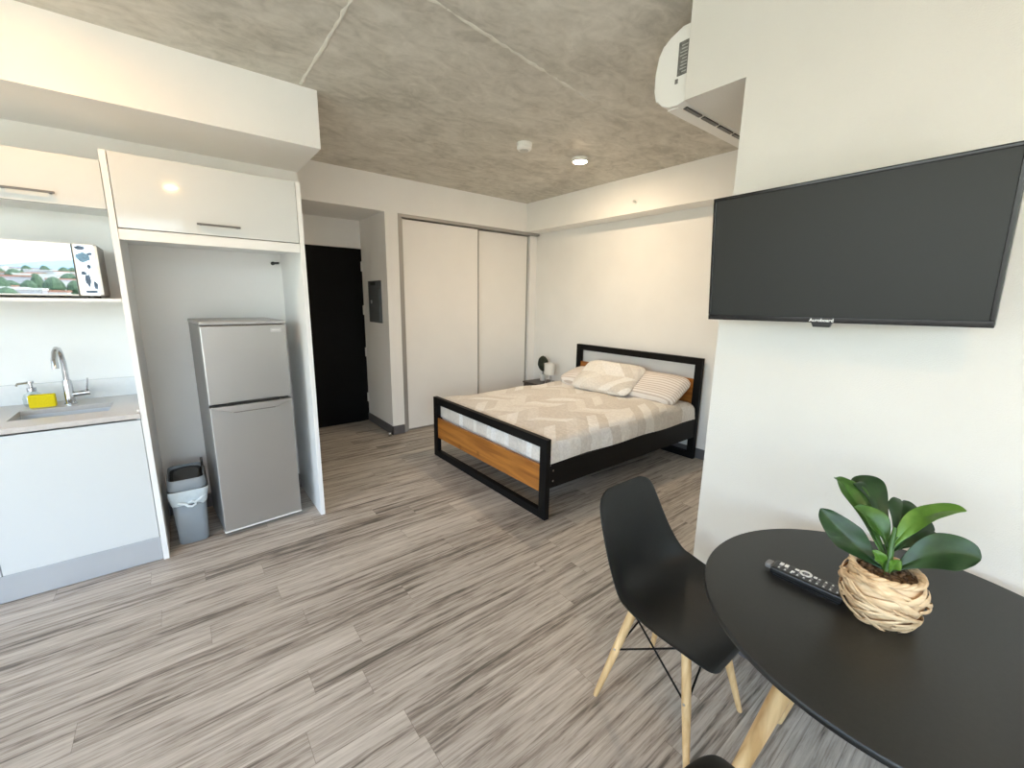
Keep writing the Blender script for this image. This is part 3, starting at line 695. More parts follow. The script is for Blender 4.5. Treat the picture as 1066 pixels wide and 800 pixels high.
yk = cy - .158 - .004; dz = .047
kn.tube([(cx-.055, yk+.004, .236+dz), (cx-.02, yk-.004, .226+dz), (cx-.008, yk-.008, .212+dz), (cx+.010, yk-.008, .206+dz), (cx+.028, yk-.008, .214+dz), (cx+.03, yk-.006, .229+dz), (cx+.012, yk-.008, .238+dz), (cx-.006, yk-.006, .232+dz)], [.006, .008, .007, .006, .006, .006, .007, .006], 8)
kn.tube([(cx+.02, yk-.004, .226+dz), (cx+.05, yk+.002, .238+dz), (cx+.083, yk+.012, .262+dz)], [.006, .007, .004], 8)
tag(kn.build('knot', mat('white_liner_knot', (0.72, 0.80, 0.84), .35, noise=.04, nscale=30), lin), 'knotted white drawstring')
rim = [rr(cx, cy, .094, .158, .357, .04), rr(cx, cy, .096, .160, .366, .04), rr(cx, cy, .093, .156, .405, .04), rr(cx, cy+.002, .089, .150, .420, .038), rr(cx, cy+.002, .085, .145, .419, .036), rr(cx, cy+.002, .083, .142, .380, .034)]
loft(MB(), rim, False, False).build('lid_rim', BINM, bn)
fp = MB().grid(lambda u, v: (cx-.0815 + .163*u, cy+.002-.140 + .280*v, .362 + .030*math.sin(PI*u)*.4 + .034*v), 10, 16)
tag(fp.build('swing_flap', mat('black_bin_flap', (.02, .02, .02), .18, noise=.1, nscale=10), bn, solid=.004), 'black swing flap')
tag(MB().box(cx+.080, cx+.094, cy+.06, cy+.135, .39, .455, .004).box(cx+.094, cx+.098, cy-.05, cy+.05, .345, .42, .002).build('hinge_block', PLASTK, bn), 'black hinge block')

# ------------------------------------------------------------------ bed
BX0, BX1, BY0, BY1 = 1.859, 3.872, 1.945, 3.535
bed = thing('bed_frame', 'black metal bed frame with honey wood planks at head and foot', 'bed', ((BX0+BX1)/2, (BY0+BY1)/2, 0))
def hoop(x0, x1, h, zb):
    """rectangular welded tube frame"""
    t = .068
    m = MB().box(x0, x1, BY0, BY0+t, 0, h, .003).box(x0, x1, BY1-t, BY1, 0, h, .003)
    m.box(x0, x1, BY0+t, BY1-t, h-.066, h, .003).box(x0, x1, BY0+t, BY1-t, zb, zb+.06, .003)
    return m
hoop(BX0, BX0+.042, .586, 0.0).build('footboard_frame', BLACKM, bed)
tag(MB().box(BX0+.008, BX0+.030, BY0+.066, BY1-.066, .190, .386, .002).build('footboard_plank', OAKP, bed), 'honey wood plank')
hoop(BX1-.045, BX1, .992, 0.0).build('headboard_frame', BLACKM, bed)
tag(MB().box(BX1-.036, BX1-.012, BY0+.066, BY1-.066, .545, .787, .002).build('headboard_plank', OAKP, bed), 'honey wood plank')
for y in (BY0+.006, BY1-.036):
    MB().box(BX0+.042, BX1-.045, y, y+.030, .225, .402, .003).build('side_rail', BLACKM, bed)
sl = MB()
sl.box(BX0+.05, BX1-.05, (BY0+BY1)/2-.02, (BY0+BY1)/2+.02, .24, .285)
sl.build('centre_beam', BLACKM, bed)
for i in range(12):
    x = BX0+.10 + i*.158
    MB().box(x, x+.07, BY0+.037, BY1-.037, .286, .300, .002).build('slat', BLACKM, bed)
for x in ((BX0+BX1)/2-.5, (BX0+BX1)/2+.5):
    MB().box(x-.02, x+.02, (BY0+BY1)/2-.02, (BY0+BY1)/2+.02, 0, .24, .003).build('centre_leg', BLACKM, bed)
bt = MB()
for z in (.356, .280):
    for y in (BY0+.004,):
        bt.lathe([(0, 0), (.0085, 0), (.0085, .004), (.004, .006), (0, .006)], (0, 0, 0), 12)
bt.bm.free()
for z in (.356, .280):
    q = MB().tube([(BX0+.068, BY0+.008, z), (BX0+.068, BY0-.001, z)], [.0085, .0075], 12)
    tag(q.build('bolt', CHROME, bed), 'small chrome bolt')

mt = MB().box(BX0+.052, BX1-.062, BY0+.042, BY1-.042, .301, .512, .05, seg=4).build('mattress', SHEET)
tag(mt, 'white mattress under the quilt on the black bed', 'mattress')

# quilt draped over the mattress
QX0, QX1, QY0, QY1 = BX0+.044, BX1-.052, BY0+.020, BY1-.020
qr = random.Random(11)
def qn(x, y):
    return (math.sin(x*7.3+y*3.1)*.006 + math.sin(x*13.7-y*9.2+1.3)*.004 + math.sin(y*17.0+x*4.0)*.003)
def drape(s, hx, top, drop, r):
    """s in [-1,1] along the cloth -> (position, height drop)"""
    L = hx + drop; d = abs(s)*L; sg = 1 if s >= 0 else -1
    flat = hx - r
    if d <= flat: return sg*d, 0.0
    a = (d-flat)/r
    if a <= PI/2: return sg*(flat + r*math.sin(a)), r*(1-math.cos(a))
    return sg*hx, r + (d - flat - r*PI/2)
def quilt_pt(u, v):
    hx, hy = (QX1-QX0)/2, (QY1-QY0)/2
    px, dx = drape(2*u-1, hx, 0, .16, .075)
    py, dy = drape(2*v-1, hy, 0, .185, .075)
    z = .578 - max(dx, dy) - min(dx, dy)*.15 + qn(px, py)*(1.0 if max(dx, dy) < .05 else .4)
    x = (QX0+QX1)/2 + px; y = (QY0+QY1)/2 + py
    if dy > .09: y += math.sin(x*9.0)*.006*(dy/.15)*(-1 if py > 0 else 1) - (0.004 if py < 0 else -0.004)
    if dx > .09: x += math.sin(y*11.0)*.005
    z = max(z, .388 + .012*math.sin(x*6+1) + .006*math.sin(x*15+y*15))
    return (x, y, z)
qo = MB().grid(quilt_pt, 110, 100).build('quilt', QUILT, solid=.006)
tag(qo, 'quilted beige and cream patchwork bedspread covering the bed', 'quilt')

def pillow(name, hx, hy, th, m, loc, rot, label, group, corner=.12, seed=1, wob=.012, rnd_c=.45):
    rnd = random.Random(seed); ph = [rnd.uniform(0, 6.28) for _ in range(6)]
    mb = MB(); n = 34
    def f(sgn):
        def g(u, v):
            a, c = 2*u-1, 2*v-1
            e = max(0, 1-abs(a)**3.2)*max(0, 1-abs(c)**3.2)
            z = sgn*th*(e**.42)
            z += wob*e*(math.sin(a*4+ph[0]) + math.sin(c*5+ph[1]) + .6*math.sin(7*a*c+ph[2]))*.5
            rd = rnd_c*abs(a)**5*abs(c)**5; px = a*hx*(1 - corner*.3*(1-abs(c)**2)*abs(a)**3 - rd*.5*hy/hx); py = c*hy*(1 - corner*.5*(1-abs(a)**2)*abs(c)**3 - rd*.5)
            return (px, py, z)
        return g
    mb.grid(f(1), n, n); mb.grid(f(-1), n, n)
    bmesh.ops.remove_doubles(mb.bm, verts=mb.bm.verts[:], dist=1e-4)
    bmesh.ops.recalc_face_normals(mb.bm, faces=mb.bm.faces[:])
    o = mb.build(name, m)
    o.location = loc; o.rotation_euler = rot
    return tag(o, label, 'pillow', group)
pillow('pillow', .34, .21, .085, STRIPE, (3.645, 2.330, .676), (math.radians(30), 0, math.radians(-90-2)), 'striped pillow on the right side of the bed, near the open end', None, seed=2)
pillow('pillow', .34, .21, .085, STRIPE, (3.62, 3.11, .652), (math.radians(14), 0, math.radians(-90+4)), 'striped pillow at the far left of the bed, beside the nightstand', None, seed=3)
pillow('pillow_sham', .36, .235, .06, QUILT, (3.525, 2.80, .718), (math.radians(33), math.radians(0), math.radians(-90+5)), 'quilted beige patchwork pillow lying on top of the striped pillows', None, corner=.05, seed=5, wob=.02, rnd_c=.25)

# ------------------------------------------------------------------ nightstand with lamp and topiary
ns = thing('nightstand', 'small dark nightstand in the corner between bed and closet', 'nightstand', (3.71, 3.98, 0))
NX0, NX1, NY0, NY1, NZ = 3.535, 3.885, 3.72, 4.20, .455
MB().box(NX0, NX1, NY0, NY1, NZ-.022, NZ, .002).build('top', NSTAND, ns)
MB().box(NX0+.02, NX1, NY0+.01, NY1-.01, .17, NZ-.022, .002).build('case', NSTAND, ns)
dr = MB().box(NX0+.003, NX0+.020, NY0+.015, NY1-.015, .19, NZ-.030, .002).build('drawer', NSTAND, ns)
MB().tube([(NX0+.003, 3.96, .31), (NX0-.015, 3.96, .31)], [.008, .012], 12).build('knob', BLACKM, dr)
for x in (NX0+.04, NX1-.03):
    for y in (NY0+.03, NY1-.03): MB().tube([(x, y, .17), (x, y, 0)], [.016, .011], 10).build('leg', NSTAND, ns)

tl = thing('table_lamp', 'small table lamp with white drum shade on wire legs on nightstand', 'table lamp', (3.70, 3.865, NZ))
lx, ly = 3.70, 3.865
MB().lathe([(.068, .12), (.070, .12), (.070, .262), (.068, .262), (.068, .12)], (lx, ly, NZ), 32).build('lamp_shade', LINEN, tl)
lb = MB()
for k in range(3):
    a = 2*PI*k/3 + .5
    lb.tube([(lx+.058*math.cos(a), ly+.058*math.sin(a), NZ), (lx+.03*math.cos(a), ly+.03*math.sin(a), NZ+.10), (lx, ly, NZ+.135)], .0035, 8)
lb.tube([(lx, ly, NZ+.12), (lx, ly, NZ+.17)], .014, 12)
for k in range(3):
    a = 2*PI*k/3
    lb.tube([(lx, ly, NZ+.135), (lx+.068*math.cos(a), ly+.068*math.sin(a), NZ+.135)], .002, 6)
lb.build('lamp_base', STEELB, tl)

tp = thing('topiary', 'dark round topiary plant in small white pot beside the lamp', 'plant', (3.775, 4.075, NZ))
tx, ty = 3.775, 4.075
MB().lathe([(0, 0), (.034, 0), (.040, .080), (.043, .082), (.043, .092), (.038, .092), (.036, .070), (0, .070)], (tx, ty, NZ), 24).build('pot', PLASTW, tp)
MB().tube([(tx, ty, NZ+.07), (tx+.003, ty, NZ+.14)], .006, 8).build('stem', BOXW, tp)
bl = MB(); rnd = random.Random(8)
bmesh.ops.create_icosphere(bl.bm, subdivisions=4, radius=1)
for v in bl.bm.verts:
    k = 1 + rnd.uniform(-.07, .07); v.co = Vector((tx + v.co.x*.062*k, ty + v.co.y*.072*k + .004*v.co.z, NZ+.228 + v.co.z*.100*k))
bl.build('foliage', BOXW, tp)

# ------------------------------------------------------------------ ceiling fittings
lamp_spots = [((2.89, 2.729), 'round warm ceiling lamp glowing above the bed'),
              ((0.13, -0.45), 'round warm ceiling lamp above the dining table side, behind the viewer'),
              ((-0.42, 2.35), 'round warm ceiling lamp in front of the kitchen soffit')]
def ceiling_lamp(loc, lab, m):
    t = thing('ceiling_lamp', lab, 'ceiling lamp', (*loc, ZC), 0, 'warm ceiling lamps')
    MB().lathe([(0, 0), (.070, 0), (.070, -.024), (.066, -.029), (.056, -.030), (.055, -.026)], (0, 0, 0), 40).build('housing', PLASTW, t, world=False)
    MB().lathe([(.0555, -.028), (.045, -.034), (.028, -.037), (0, -.038)], (0, 0, 0), 40).build('diffuser', m, t, world=False)
    return t
cl = ceiling_lamp(*lamp_spots[0], LAMPB)
cl2 = ceiling_lamp(*lamp_spots[1], LAMPG)
copy_thing(cl2, (*lamp_spots[2][0], ZC), 0, lamp_spots[2][1])

sd = thing('smoke_detector', 'white round smoke detector on the concrete ceiling beside the lamp', 'smoke detector', (2.30, 2.775, ZC))
MB().lathe([(0, 0), (.062, 0), (.062, -.018), (.058, -.022), (.058, -.040), (.050, -.050), (0, -.052)], (2.30, 2.775, ZC), 36).build('body', PLASTW, sd)
MB().lathe([(.034, -.0495), (.034, -.056), (.028, -.058), (0, -.058)], (2.30, 2.775, ZC), 28).build('sensor_cap', mat('pale_grey_plastic', (.55, .54, .50), .5, noise=.03, nscale=9), sd)

sk2 = thing('sprinkler_head', 'small metal sprinkler head on the beam above the headboard wall', 'sprinkler', (3.672, 2.70, 2.47))
MB().tube([(3.672, 2.70, 2.47), (3.668, 2.70, 2.47)], .020, 20).build('escutcheon', PLASTW, sk2)
MB().tube([(3.668, 2.70, 2.47), (3.640, 2.70, 2.47)], [.010, .007], 12).tube([(3.640, 2.70, 2.47), (3.637, 2.70, 2.47)], .013, 14).build('nozzle', STEELB, sk2)

# ------------------------------------------------------------------ air conditioner on the beam
ac = thing('air_conditioner', 'white split air conditioner seen end-on beside the ceiling beam', 'air conditioner', (2.22, 1.19, 2.34))
AX0, AX1 = 1.803, 2.62
prof = [(1.101, 2.350), (1.101, 2.640), (1.150, 2.640), (1.205, 2.618), (1.232, 2.598), (1.252, 2.560), (1.262, 2.500), (1.262, 2.430), (1.250, 2.385), (1.225, 2.358), (1.190, 2.343), (1.150, 2.338)]
MB().prism(prof, 'X', AX0, AX1, .006).build('casing', PLASTW, ac)
fpn = [(1.236, 2.600), (1.257, 2.562), (1.268, 2.500), (1.268, 2.430), (1.256, 2.384), (1.250, 2.386), (1.262, 2.430), (1.262, 2.500), (1.252, 2.560), (1.232, 2.598)]
MB().prism(fpn, 'X', AX0+.004, AX1-.004).build('front_panel', PLASTW, ac)
lb1 = MB().box(AX0-.002, AX0+.002, 1.112, 1.158, 2.452, 2.580).build('rating_label', LABELM, ac, smooth=False)
tag(lb1, 'grey printed rating label')
lw = MB(); rnd = random.Random(21)
for i in range(9):
    z = 2.462 + i*.0125
    lw.box(AX0-.0028, AX0-.0018, 1.117, 1.117 + rnd.uniform(.018, .036), z, z+.004)
lw.build('label_print', LABEL2, lb1, smooth=False)
MB().box(AX0-.002, AX0+.002, 1.152, 1.165, 2.425, 2.443).build('small_label', LABELM, ac, smooth=False)
vl = MB()
for i in range(5):
    x = AX0+.05 + i*.152
    vl.box(x, x+.132, 1.128, 1.146, 2.336, 2.342)
vl.build('outlet_slot', PLASTK, ac, smooth=False)
MB().box(AX0+.02, AX1-.02, 1.150, 1.205, 2.3365, 2.3425, .002).build('louvre', PLASTW, ac)

# ------------------------------------------------------------------ television (local frame: x = width to the viewer's right, z up, -y = screen side)
tv = thing('television', 'black flat television tilted down on the white right-hand wall', 'television', (1.613, 0.446, 1.446))
TW, TH = .366, .430
tvr = bpy.data.objects.new('tv_pose', None)
R = Matrix.Rotation(math.radians(-90), 4, 'Z') @ Matrix.Rotation(math.radians(-0.75), 4, 'Y') @ Matrix.Rotation(math.radians(5.3), 4, 'X')
bpy.data.objects.remove(tvr)
tv.rotation_euler = R.to_euler()
MB().box(-TW, TW, 0.0, .030, 0, TH, .004).box(-.26, .26, .030, .058, .05, .33, .008).build('housing', PLASTK, tv, world=False)
bz = .011
MB().box(-TW, TW, -.006, 0, TH-bz, TH, .002).box(-TW, TW, -.006, 0, 0, .018, .002).box(-TW, -TW+bz, -.006, 0, .018, TH-bz, .002).box(TW-bz, TW, -.006, 0, .018, TH-bz, .002).build('bezel', TVB, tv, world=False)
MB().box(-TW+bz, TW-bz, -.003, 0, .018, TH-bz).build('screen', SCREEN, tv, world=False)
rc = MB().prism([(-.028, 0), (.028, 0), (.022, -.014), (-.022, -.014)], 'Y', -.005, .015, .002)
rc.build('receiver_tab', PLASTK, tv, world=False)
cu = bpy.data.curves.new('logo', 'FONT'); cu.body = 'Auroboard'; cu.size = .0145; cu.align_x = 'CENTER'; cu.extrude = .0006; cu.offset = .0003
cu.materials.append(KEYW)
tmp = bpy.data.objects.new('logo_tmp', cu); COL.objects.link(tmp)
bpy.context.view_layer.update()
me = bpy.data.meshes.new_from_object(tmp.evaluated_get(bpy.context.evaluated_depsgraph_get()))
bpy.data.objects.remove(tmp)
lg = bpy.data.objects.new('logo', me); COL.objects.link(lg); lg.parent = tv
lg.location = (0, -.0066, .0035); lg.rotation_euler = (math.radians(90), 0, 0)
tag(lg, 'white maker lettering')
MB().box(-.10, .10, .058, .085, .08, .30, .003).box(-.06, -.03, .085, .183, .15, .25, .003).box(.03, .06, .085, .183, .15, .25, .003).build('wall_bracket', BLACKM, tv, world=False)

# ------------------------------------------------------------------ dining table
TX, TY, TZ, TR = 1.30, 0.10, .745, .437
tb = thing('dining_table', 'round black dining table on four splayed wooden legs by the wall', 'table', (TX, TY, 0))
MB().lathe([(0, TZ-.020), (TR-.008, TZ-.020), (TR-.001, TZ-.014), (TR, TZ-.008), (TR, TZ-.004), (TR-.003, TZ), (0, TZ)], (TX, TY, 0), 128).build('tabletop', TABLEM, tb)
lpts = []
for k in range(4):
    a = math.radians(135 + 90*k); ca, sa = math.cos(a), math.sin(a)
    f = lambda z: (TX + ca*(.185 + .29*(.71-z)), TY + sa*(.185 + .29*(.71-z)), z)
    lpts.append(f)
    MB().tube([f(0), f(.03), f(.35), f(.60), f(.725)], [.0135, .0145, .0205, .0245, .0255], 18).build('leg', BEECH, tb)
for k in range(4):
    f, g = lpts[k], lpts[(k+1) % 4]
    MB().tube([f(.36), g(.64)], .004, 8).build('cross_brace', BLACKM, tb)
    MB().tube([f(.64), g(.36)], .004, 8).build('cross_brace', BLACKM, tb)
fr4 = MB()
for k in range(4):
    fr4.tube([lpts[k](.70), (TX, TY, .70)], .010, 8)
fr4.lathe([(0, .695), (.09, .695), (.09, .7249), (0, .7249)], (TX, TY, 0), 24)
fr4.build('underframe', BLACKM, tb)

# ------------------------------------------------------------------ shell chairs (local: front toward -Y)
def make_chair(label, loc, rz):
    t = thing('dining_chair', label, 'chair', loc, rz, 'black shell chairs at the dining table')
    # profile: (y, z, half width, side lift, corner)
    P = [(-.232, .412, .150, .000), (-.226, .432, .190, .002), (-.200, .444, .212, .010), (-.140, .447, .226, .022), (-.06, .437, .232, .040), (.03, .427, .232, .062),
         (.10, .425, .228, .082), (.155, .440, .222, .098), (.190, .480, .214, .096), (.208, .535, .204, .078), (.220, .600, .194, .054), (.232, .670, .185, .034), (.244, .730, .176, .020),
         (.252, .772, .164, .012), (.258, .796, .140, .008), (.262, .808, .098, .004)]
    n = len(P)
    def f(u, v):
        x = u*(n-1); i = min(int(x), n-2); w = x-i
        p = P[i]; q = P[i+1]
        y = p[0]*(1-w)+q[0]*w; z = p[1]*(1-w)+q[1]*w; hw = p[2]*(1-w)+q[2]*w; lf = p[3]*(1-w)+q[3]*w
        a = P[max(i-1, 0)]; c = P[min(i+2, n-1)]
        d = Vector((0, c[0]-a[0], c[1]-a[1])).normalized()
        nr = Vector((0, -d.z, d.y))      # toward the sitter
        s = 2*v-1
        return Vector((hw*s, y, z)) + nr*lf*(abs(s)**2.4)
    sh = MB().grid(f, n, 17)
    sh.build('seat_shell', SHELL, t, solid=-.007, subsurf=2, world=False)
    legs = []
    for k, (sx, sy) in enumerate(((-1, 1), (1, 1), (1, -1), (-1, -1))):
        top = Vector((sx*.105, sy*.100 + .0, .405)); ft = Vector((sx*.190, sy*.188, 0))
        g = lambda z, a=top, c=ft: tuple(c + (a-c)*(z/.405))
        legs.append(g)
        lg_ = MB().tube([g(0), g(.02), g(.20), g(.40)], [.0085, .0100, .0148, .0160], 16).build('leg', BEECH, t, world=False)
        o_ = Vector(g(.225)); sid = Vector((sx, 0, 0)) * .0148
        MB().tube([o_+sid*.7, o_+sid*1.12], .0045, 10).build('bolt', STEELB, lg_, world=False)
    for k in range(4):
        g, h = legs[k], legs[(k+1) % 4]
        MB().tube([g(.215), h(.385)], .0035, 8).build('cross_brace', BLACKM, t, world=False)
        MB().tube([g(.385), h(.215)], .0035, 8).build('cross_brace', BLACKM, t, world=False)
    br = MB()
    br.box(-.11, .11, -.012, .012, .398, .406, .001).box(-.012, .012, -.11, .11, .398, .406, .001)
    for sx in (-1, 1):
        for sy in (-1, 1): br.tube([(sx*.10, sy*.085, .392), (sx*.10, sy*.085, .428)], .012, 10)
    br.build('mounting_bracket', BLACKM, t, world=False)
    return t
ch = make_chair('black shell dining chair with wooden legs, tucked at the table facing right-hand wall', (1.312, .668, 0), 0)
ch['label'] = 'black shell chair fully in view, its back toward the bed'
copy_thing(ch, (.692, .118, 0), math.radians(90), 'black shell chair cut off at the lower photo edge, only its seat tip showing')

# ------------------------------------------------------------------ potted plant
pp = thing('potted_plant', 'leafy green plant in a round woven basket pot on the black table', 'plant', (1.29, .145, TZ))
px, py = 1.29, .145
def prad(z):   # z 0..0.128
    return .050 + .033*math.sin(PI*(.08 + .72*z/.128))
bs = MB()
bs.lathe([(0, .001)] + [(prad(z)-.006, z) for z in [i*.128/14 for i in range(15)]] + [(prad(.128)-.012, .126), (prad(.10)-.018, .100)], (px, py, TZ), 40)
rnd = random.Random(42)
for k in range(76):
    a0 = rnd.uniform(0, 2*PI); z0 = .006 + .114*((k*.6180339) % 1); ln = rnd.uniform(.7, 1.3); sl = rnd.choice((-1, 1))*rnd.uniform(.004, .026)
    wdt = rnd.uniform(.0048, .0085); lift = rnd.uniform(.001, .0060); n = 12
    def f(u, v, a0=a0, z0=z0, ln=ln, sl=sl, wdt=wdt, lift=lift):
        a = a0 + ln*u; z = min(.127, max(.003, z0 + sl*(u-.5)*2 + (v-.5)*2*wdt*math.sin(PI*(.12+.76*u))))
        r = prad(z) + lift*math.sin(PI*u) + .0022*(1-(2*v-1)**2) - .0015
        return (px + r*math.cos(a), py + r*math.sin(a), TZ + z)
    bs.grid(f, n, 5)
for k in range(3):   # twisted rim
    pts = []
    for i in range(61):
        a = 2*PI*i/60; r = prad(.126)-.004 + .004*math.cos(7*a + k*2.09); z = .127 + .004*math.sin(7*a + k*2.09)
        pts.append((px + r*math.cos(a), py + r*math.sin(a), TZ+z))
    bs.tube(pts, .0045, 8)
bs.build('basket', BASKET, pp)
so_ = MB()
so_.grid(lambda u, v: (px + .063*v*math.cos(2*PI*u), py + .063*v*math.sin(2*PI*u), TZ + .116 + .004*math.sin(9*u*6.28)*v), 40, 8, closed_u=True)
for k in range(70):
    a = rnd.uniform(0, 6.28); r = .059*math.sqrt(rnd.random()); cxx, cyy = px + r*math.cos(a), py + r*math.sin(a)
    d = Vector((rnd.uniform(-1, 1), rnd.uniform(-1, 1), rnd.uniform(-.3, .5))).normalized()*rnd.uniform(.004, .009)
    so_.tube([Vector((cxx, cyy, TZ+.120))-d, Vector((cxx, cyy, TZ+.120))+d], [.003, .0035], 6)
tag(so_.build('bark_mulch', SOIL, pp), 'brown bark mulch')
MB().tube([(px, py, TZ+.108), (px+.008, py-.001, TZ+.15), (px+.020, py+.003, TZ+.19), (px+.034, py+.004, TZ+.225)], [.008, .007, .006, .004], 10).build('stem', LEAF_M, pp)

CAMP = Vector((0, 0, 1.5))
def leaf(base, mid, tip, w, m, cup=.35, twist=0.0, droop=0.0, up=(0, 0, 1), wav=.004, blunt=.5):
    b0, m0, t0 = Vector(base), Vector(mid), Vector(tip)
    c0 = m0*2 - (b0+t0)*.5
    upv = Vector(up).normalized()
    def ctr(t): return b0*(1-t)**2 + c0*2*t*(1-t) + t0*t*t + Vector((0, 0, -droop*t**3))
    mb = MB(); nu, nv = 26, 11
    def f(u, v):
        t = u; d = (ctr(min(1, t+.02)) - ctr(max(0, t-.02))).normalized()
        s = d.cross(upv)
        s = s.normalized() if s.length > 1e-3 else Vector((1, 0, 0))
        nrm = s.cross(d).normalized()
        ang = twist*(t-.3)
        s2 = s*math.cos(ang) + nrm*math.sin(ang); n2 = nrm*math.cos(ang) - s*math.sin(ang)
        k = 2*v-1
        wd = w*(math.sin(PI*min(1, t**1.12*.90+.035))**.75)*(.30+.70*min(1, t*1.7))*1.05 
        if t > .93: wd *= max(.12, math.sqrt(max(0, 1-((t-.93)/.07)**2*.96)))
        p = ctr(t) + s2*(wd*k) + n2*(cup*wd*(abs(k)**1.4) + wav*math.sin(t*11+k*2)*abs(k)) - n2*.0012*math.exp(-(k*9)**2)
        return p
    mb.grid(f, nu, nv)
    return mb.build('leaf', m, pp, solid=.0008, subsurf=1)
leaf((1.299, .142, .879), (1.362, .240, .992), (1.388, .296, 1.033), .034, LEAF_M, .45, -.5, .004, up=(-.45, -.45, .8))
leaf((1.312, .143, .895), (1.400, .215, 1.018), (1.430, .262, 1.018), .032, LEAF_D, .30, .3, .01, up=(-.4, -.2, .9))
leaf((1.297, .141, .866), (1.300, .215, .903), (1.304, .297, .965), .036, LEAF_D, .35, .5, .0, up=(-.75, -.35, .65))
leaf((1.312, .146, .900), (1.316, .182, .962), (1.305, .230, .995), .030, LEAF_M, .50, -.6, .0, up=(-.5, -.7, .5))
leaf((1.326, .147, .930), (1.390, .150, .985), (1.440, .160, 1.012), .030, LEAF_D, .30, .0, .01, up=(-.8, -.2, .6))
leaf((1.316, .150, .905), (1.368, .112, .996), (1.386, .044, 1.040), .030, LEAF_L, .22, .3, .002, up=(-.25, -.15, 1))
leaf((1.315, .146, .909), (1.372, .116, .950), (1.412, .088, .965), .034, LEAF_D, .30, .3, .008, up=(-.75, -.35, .6))
leaf((1.295, .138, .866), (1.336, .073, .934), (1.356, .005, .958), .043, LEAF_D, .30, -.3, .010, up=(-.55, -.25, .8))
leaf((1.296, .150, .866), (1.289, .160, .893), (1.279, .176, .912), .013, LEAF_L, .5, 0, .0, up=(-.7, -.5, .4))
leaf((1.292, .140, .866), (1.292, .134, .888), (1.296, .124, .905), .012, LEAF_L, .5, 0, .0, up=(-.8, -.3, .4))

# ------------------------------------------------------------------ remote control
rm = thing('remote_control', 'black remote control lying on the black table beside the plant pot', 'remote control', (1.276, .292, TZ), math.radians(1))
MB().box(-.026, .026, -.085, .085, .006, .027, .006, seg=3).build('casing', PLASTK, rm, world=False)
MB().box(-.020, .020, -.078, .078, .0, .007, .001).build('battery_cover', PLASTK, rm, world=False)
tag(MB().box(-.012, .018, .084, .104, .008, .024, .006, seg=3).build('infrared_window', KEYG, rm, world=False), 'smoky grey infrared tip')
def key(x, y, sx, sy, m, nm='button'):
    return MB().box(x-sx, x+sx, y-sy, y+sy, .0265, .0290, .0008).build(nm, m, rm, world=False)
key(.010, .066, .007, .0045, KEYW); key(.010, .054, .007, .0045, KEYW)
ring = MB().lathe([(.0095, .0265), (.0145, .0265), (.0145, .0294), (.0095, .0294), (.0095, .0265)], (.011, .008, 0), 28)
ring.build('button_ring', KEYW, rm, world=False)
key(.011, .008, .0045, .0045, KEYG)
key(.013, .029, .004, .005, KEYW); key(.013, -.014, .004, .004, KEYW); key(-.006, .034, .004, .004, KEYW)
for i in range(10):
    for j in range(3):
        y = .066 - i*.0150; x = -.015 + j*.0125
        if x > 0 and -.02 < y < .08: continue
        if i == 2 and j == 1: continue
        k = key(x, y, .0038, .0030, KEYG)
        if (i*3+j) % 3 != 1: MB().box(x-.0026, x+.0026, y-.0016, y+.0016, .0290, .0294).build('key_print', KEYW, k, world=False)

# ------------------------------------------------------------------ the town outside the window (seen mirrored in the microwave door)
GZ = -25.0
struct('floor_bounce_slab', MB().box(XL-.1, XW, -4.3, YWIN-.1, -.16, -.03), mat('pale_bounce_slab', (.62, .59, .54), .6, noise=.06, nscale=4), 'unseen pale slab added outside the window to bounce sunlight indoors', 'floor')  # added reflector: sunlit slab that throws light up to the ceiling
gm = mat('distant_scrub', (0.30, 0.33, 0.24), 0.9, noise=0.5, nscale=0.05)
def gz(y): return GZ + max(0.0, -y-60)*.045
gb = MB(); gb.grid(lambda u, v: (-3000 + 6000*u, -8 - 3000*v, gz(-8 - 3000*v)), 2, 40)
tag(gb.build('ground_outside', gm), 'rising town ground far below the window', 'ground', kind='structure')
hm = mat('hazy_blue_hills', (0.30, 0.42, 0.52), 0.95, noise=0.2, nscale=0.004)
hb = MB(); rnd = random.Random(9)
def hz(u, v):
    x = -3000 + 6000*u
    h = 150 + 45*math.sin(x*.0017+.6) + 25*math.sin(x*.0046+2) + 12*math.sin(x*.011)
    return (x, -2600 - 900*v, 60 + h*.62*(v if v <= .5 else 1-v)*2)
hb.grid(hz, 120, 9); ho = hb.build('hills', hm)
tag(ho, 'hazy blue hill range beyond the town', 'hills', kind='structure')
cm = [mat('pale_house_wall', (0.75, 0.72, 0.68), .9, noise=.1, nscale=.2), mat('terracotta_roof', (0.50, 0.24, 0.16), .9, noise=.2, nscale=.3), mat('grey_house_wall', (0.5, 0.5, 0.52), .9, noise=.1, nscale=.2)]
ct = MB()
for k in range(420):
    y = -rnd.uniform(110, 2200); x = rnd.uniform(-1, .25)*(-y)*.9 - 10; s = rnd.uniform(5, 14)*(1-y/1500); h = rnd.uniform(4, 10)*(1-y/2200); g = gz(y)-2
    ct.box(x-s, x+s, y-s*.8, y+s*.8, g, g+h, mi=rnd.choice((0, 0, 2)))
    ct.box(x-s*1.05, x+s*1.05, y-s*.85, y+s*.85, g+h, g+h+1.6, mi=rnd.choice((1, 1, 0, 2)))
cm.append(mat('distant_tree_green', (0.10, 0.16, 0.09), .95, noise=.5, nscale=.4))
for k in range(420):
    y = -rnd.uniform(80, 1900); x = rnd.uniform(-1, .25)*(-y)*.9 - 6; r = rnd.uniform(2.5, 7)*(1-y/1200); h = rnd.uniform(6, 14)*(1-y/1600)
    ct.lathe([(r*.3, 0), (r, h*.35), (r*.85, h*.65), (r*.4, h*.92), (0, h)], (x, y, gz(y)-1), 8, mi=3)
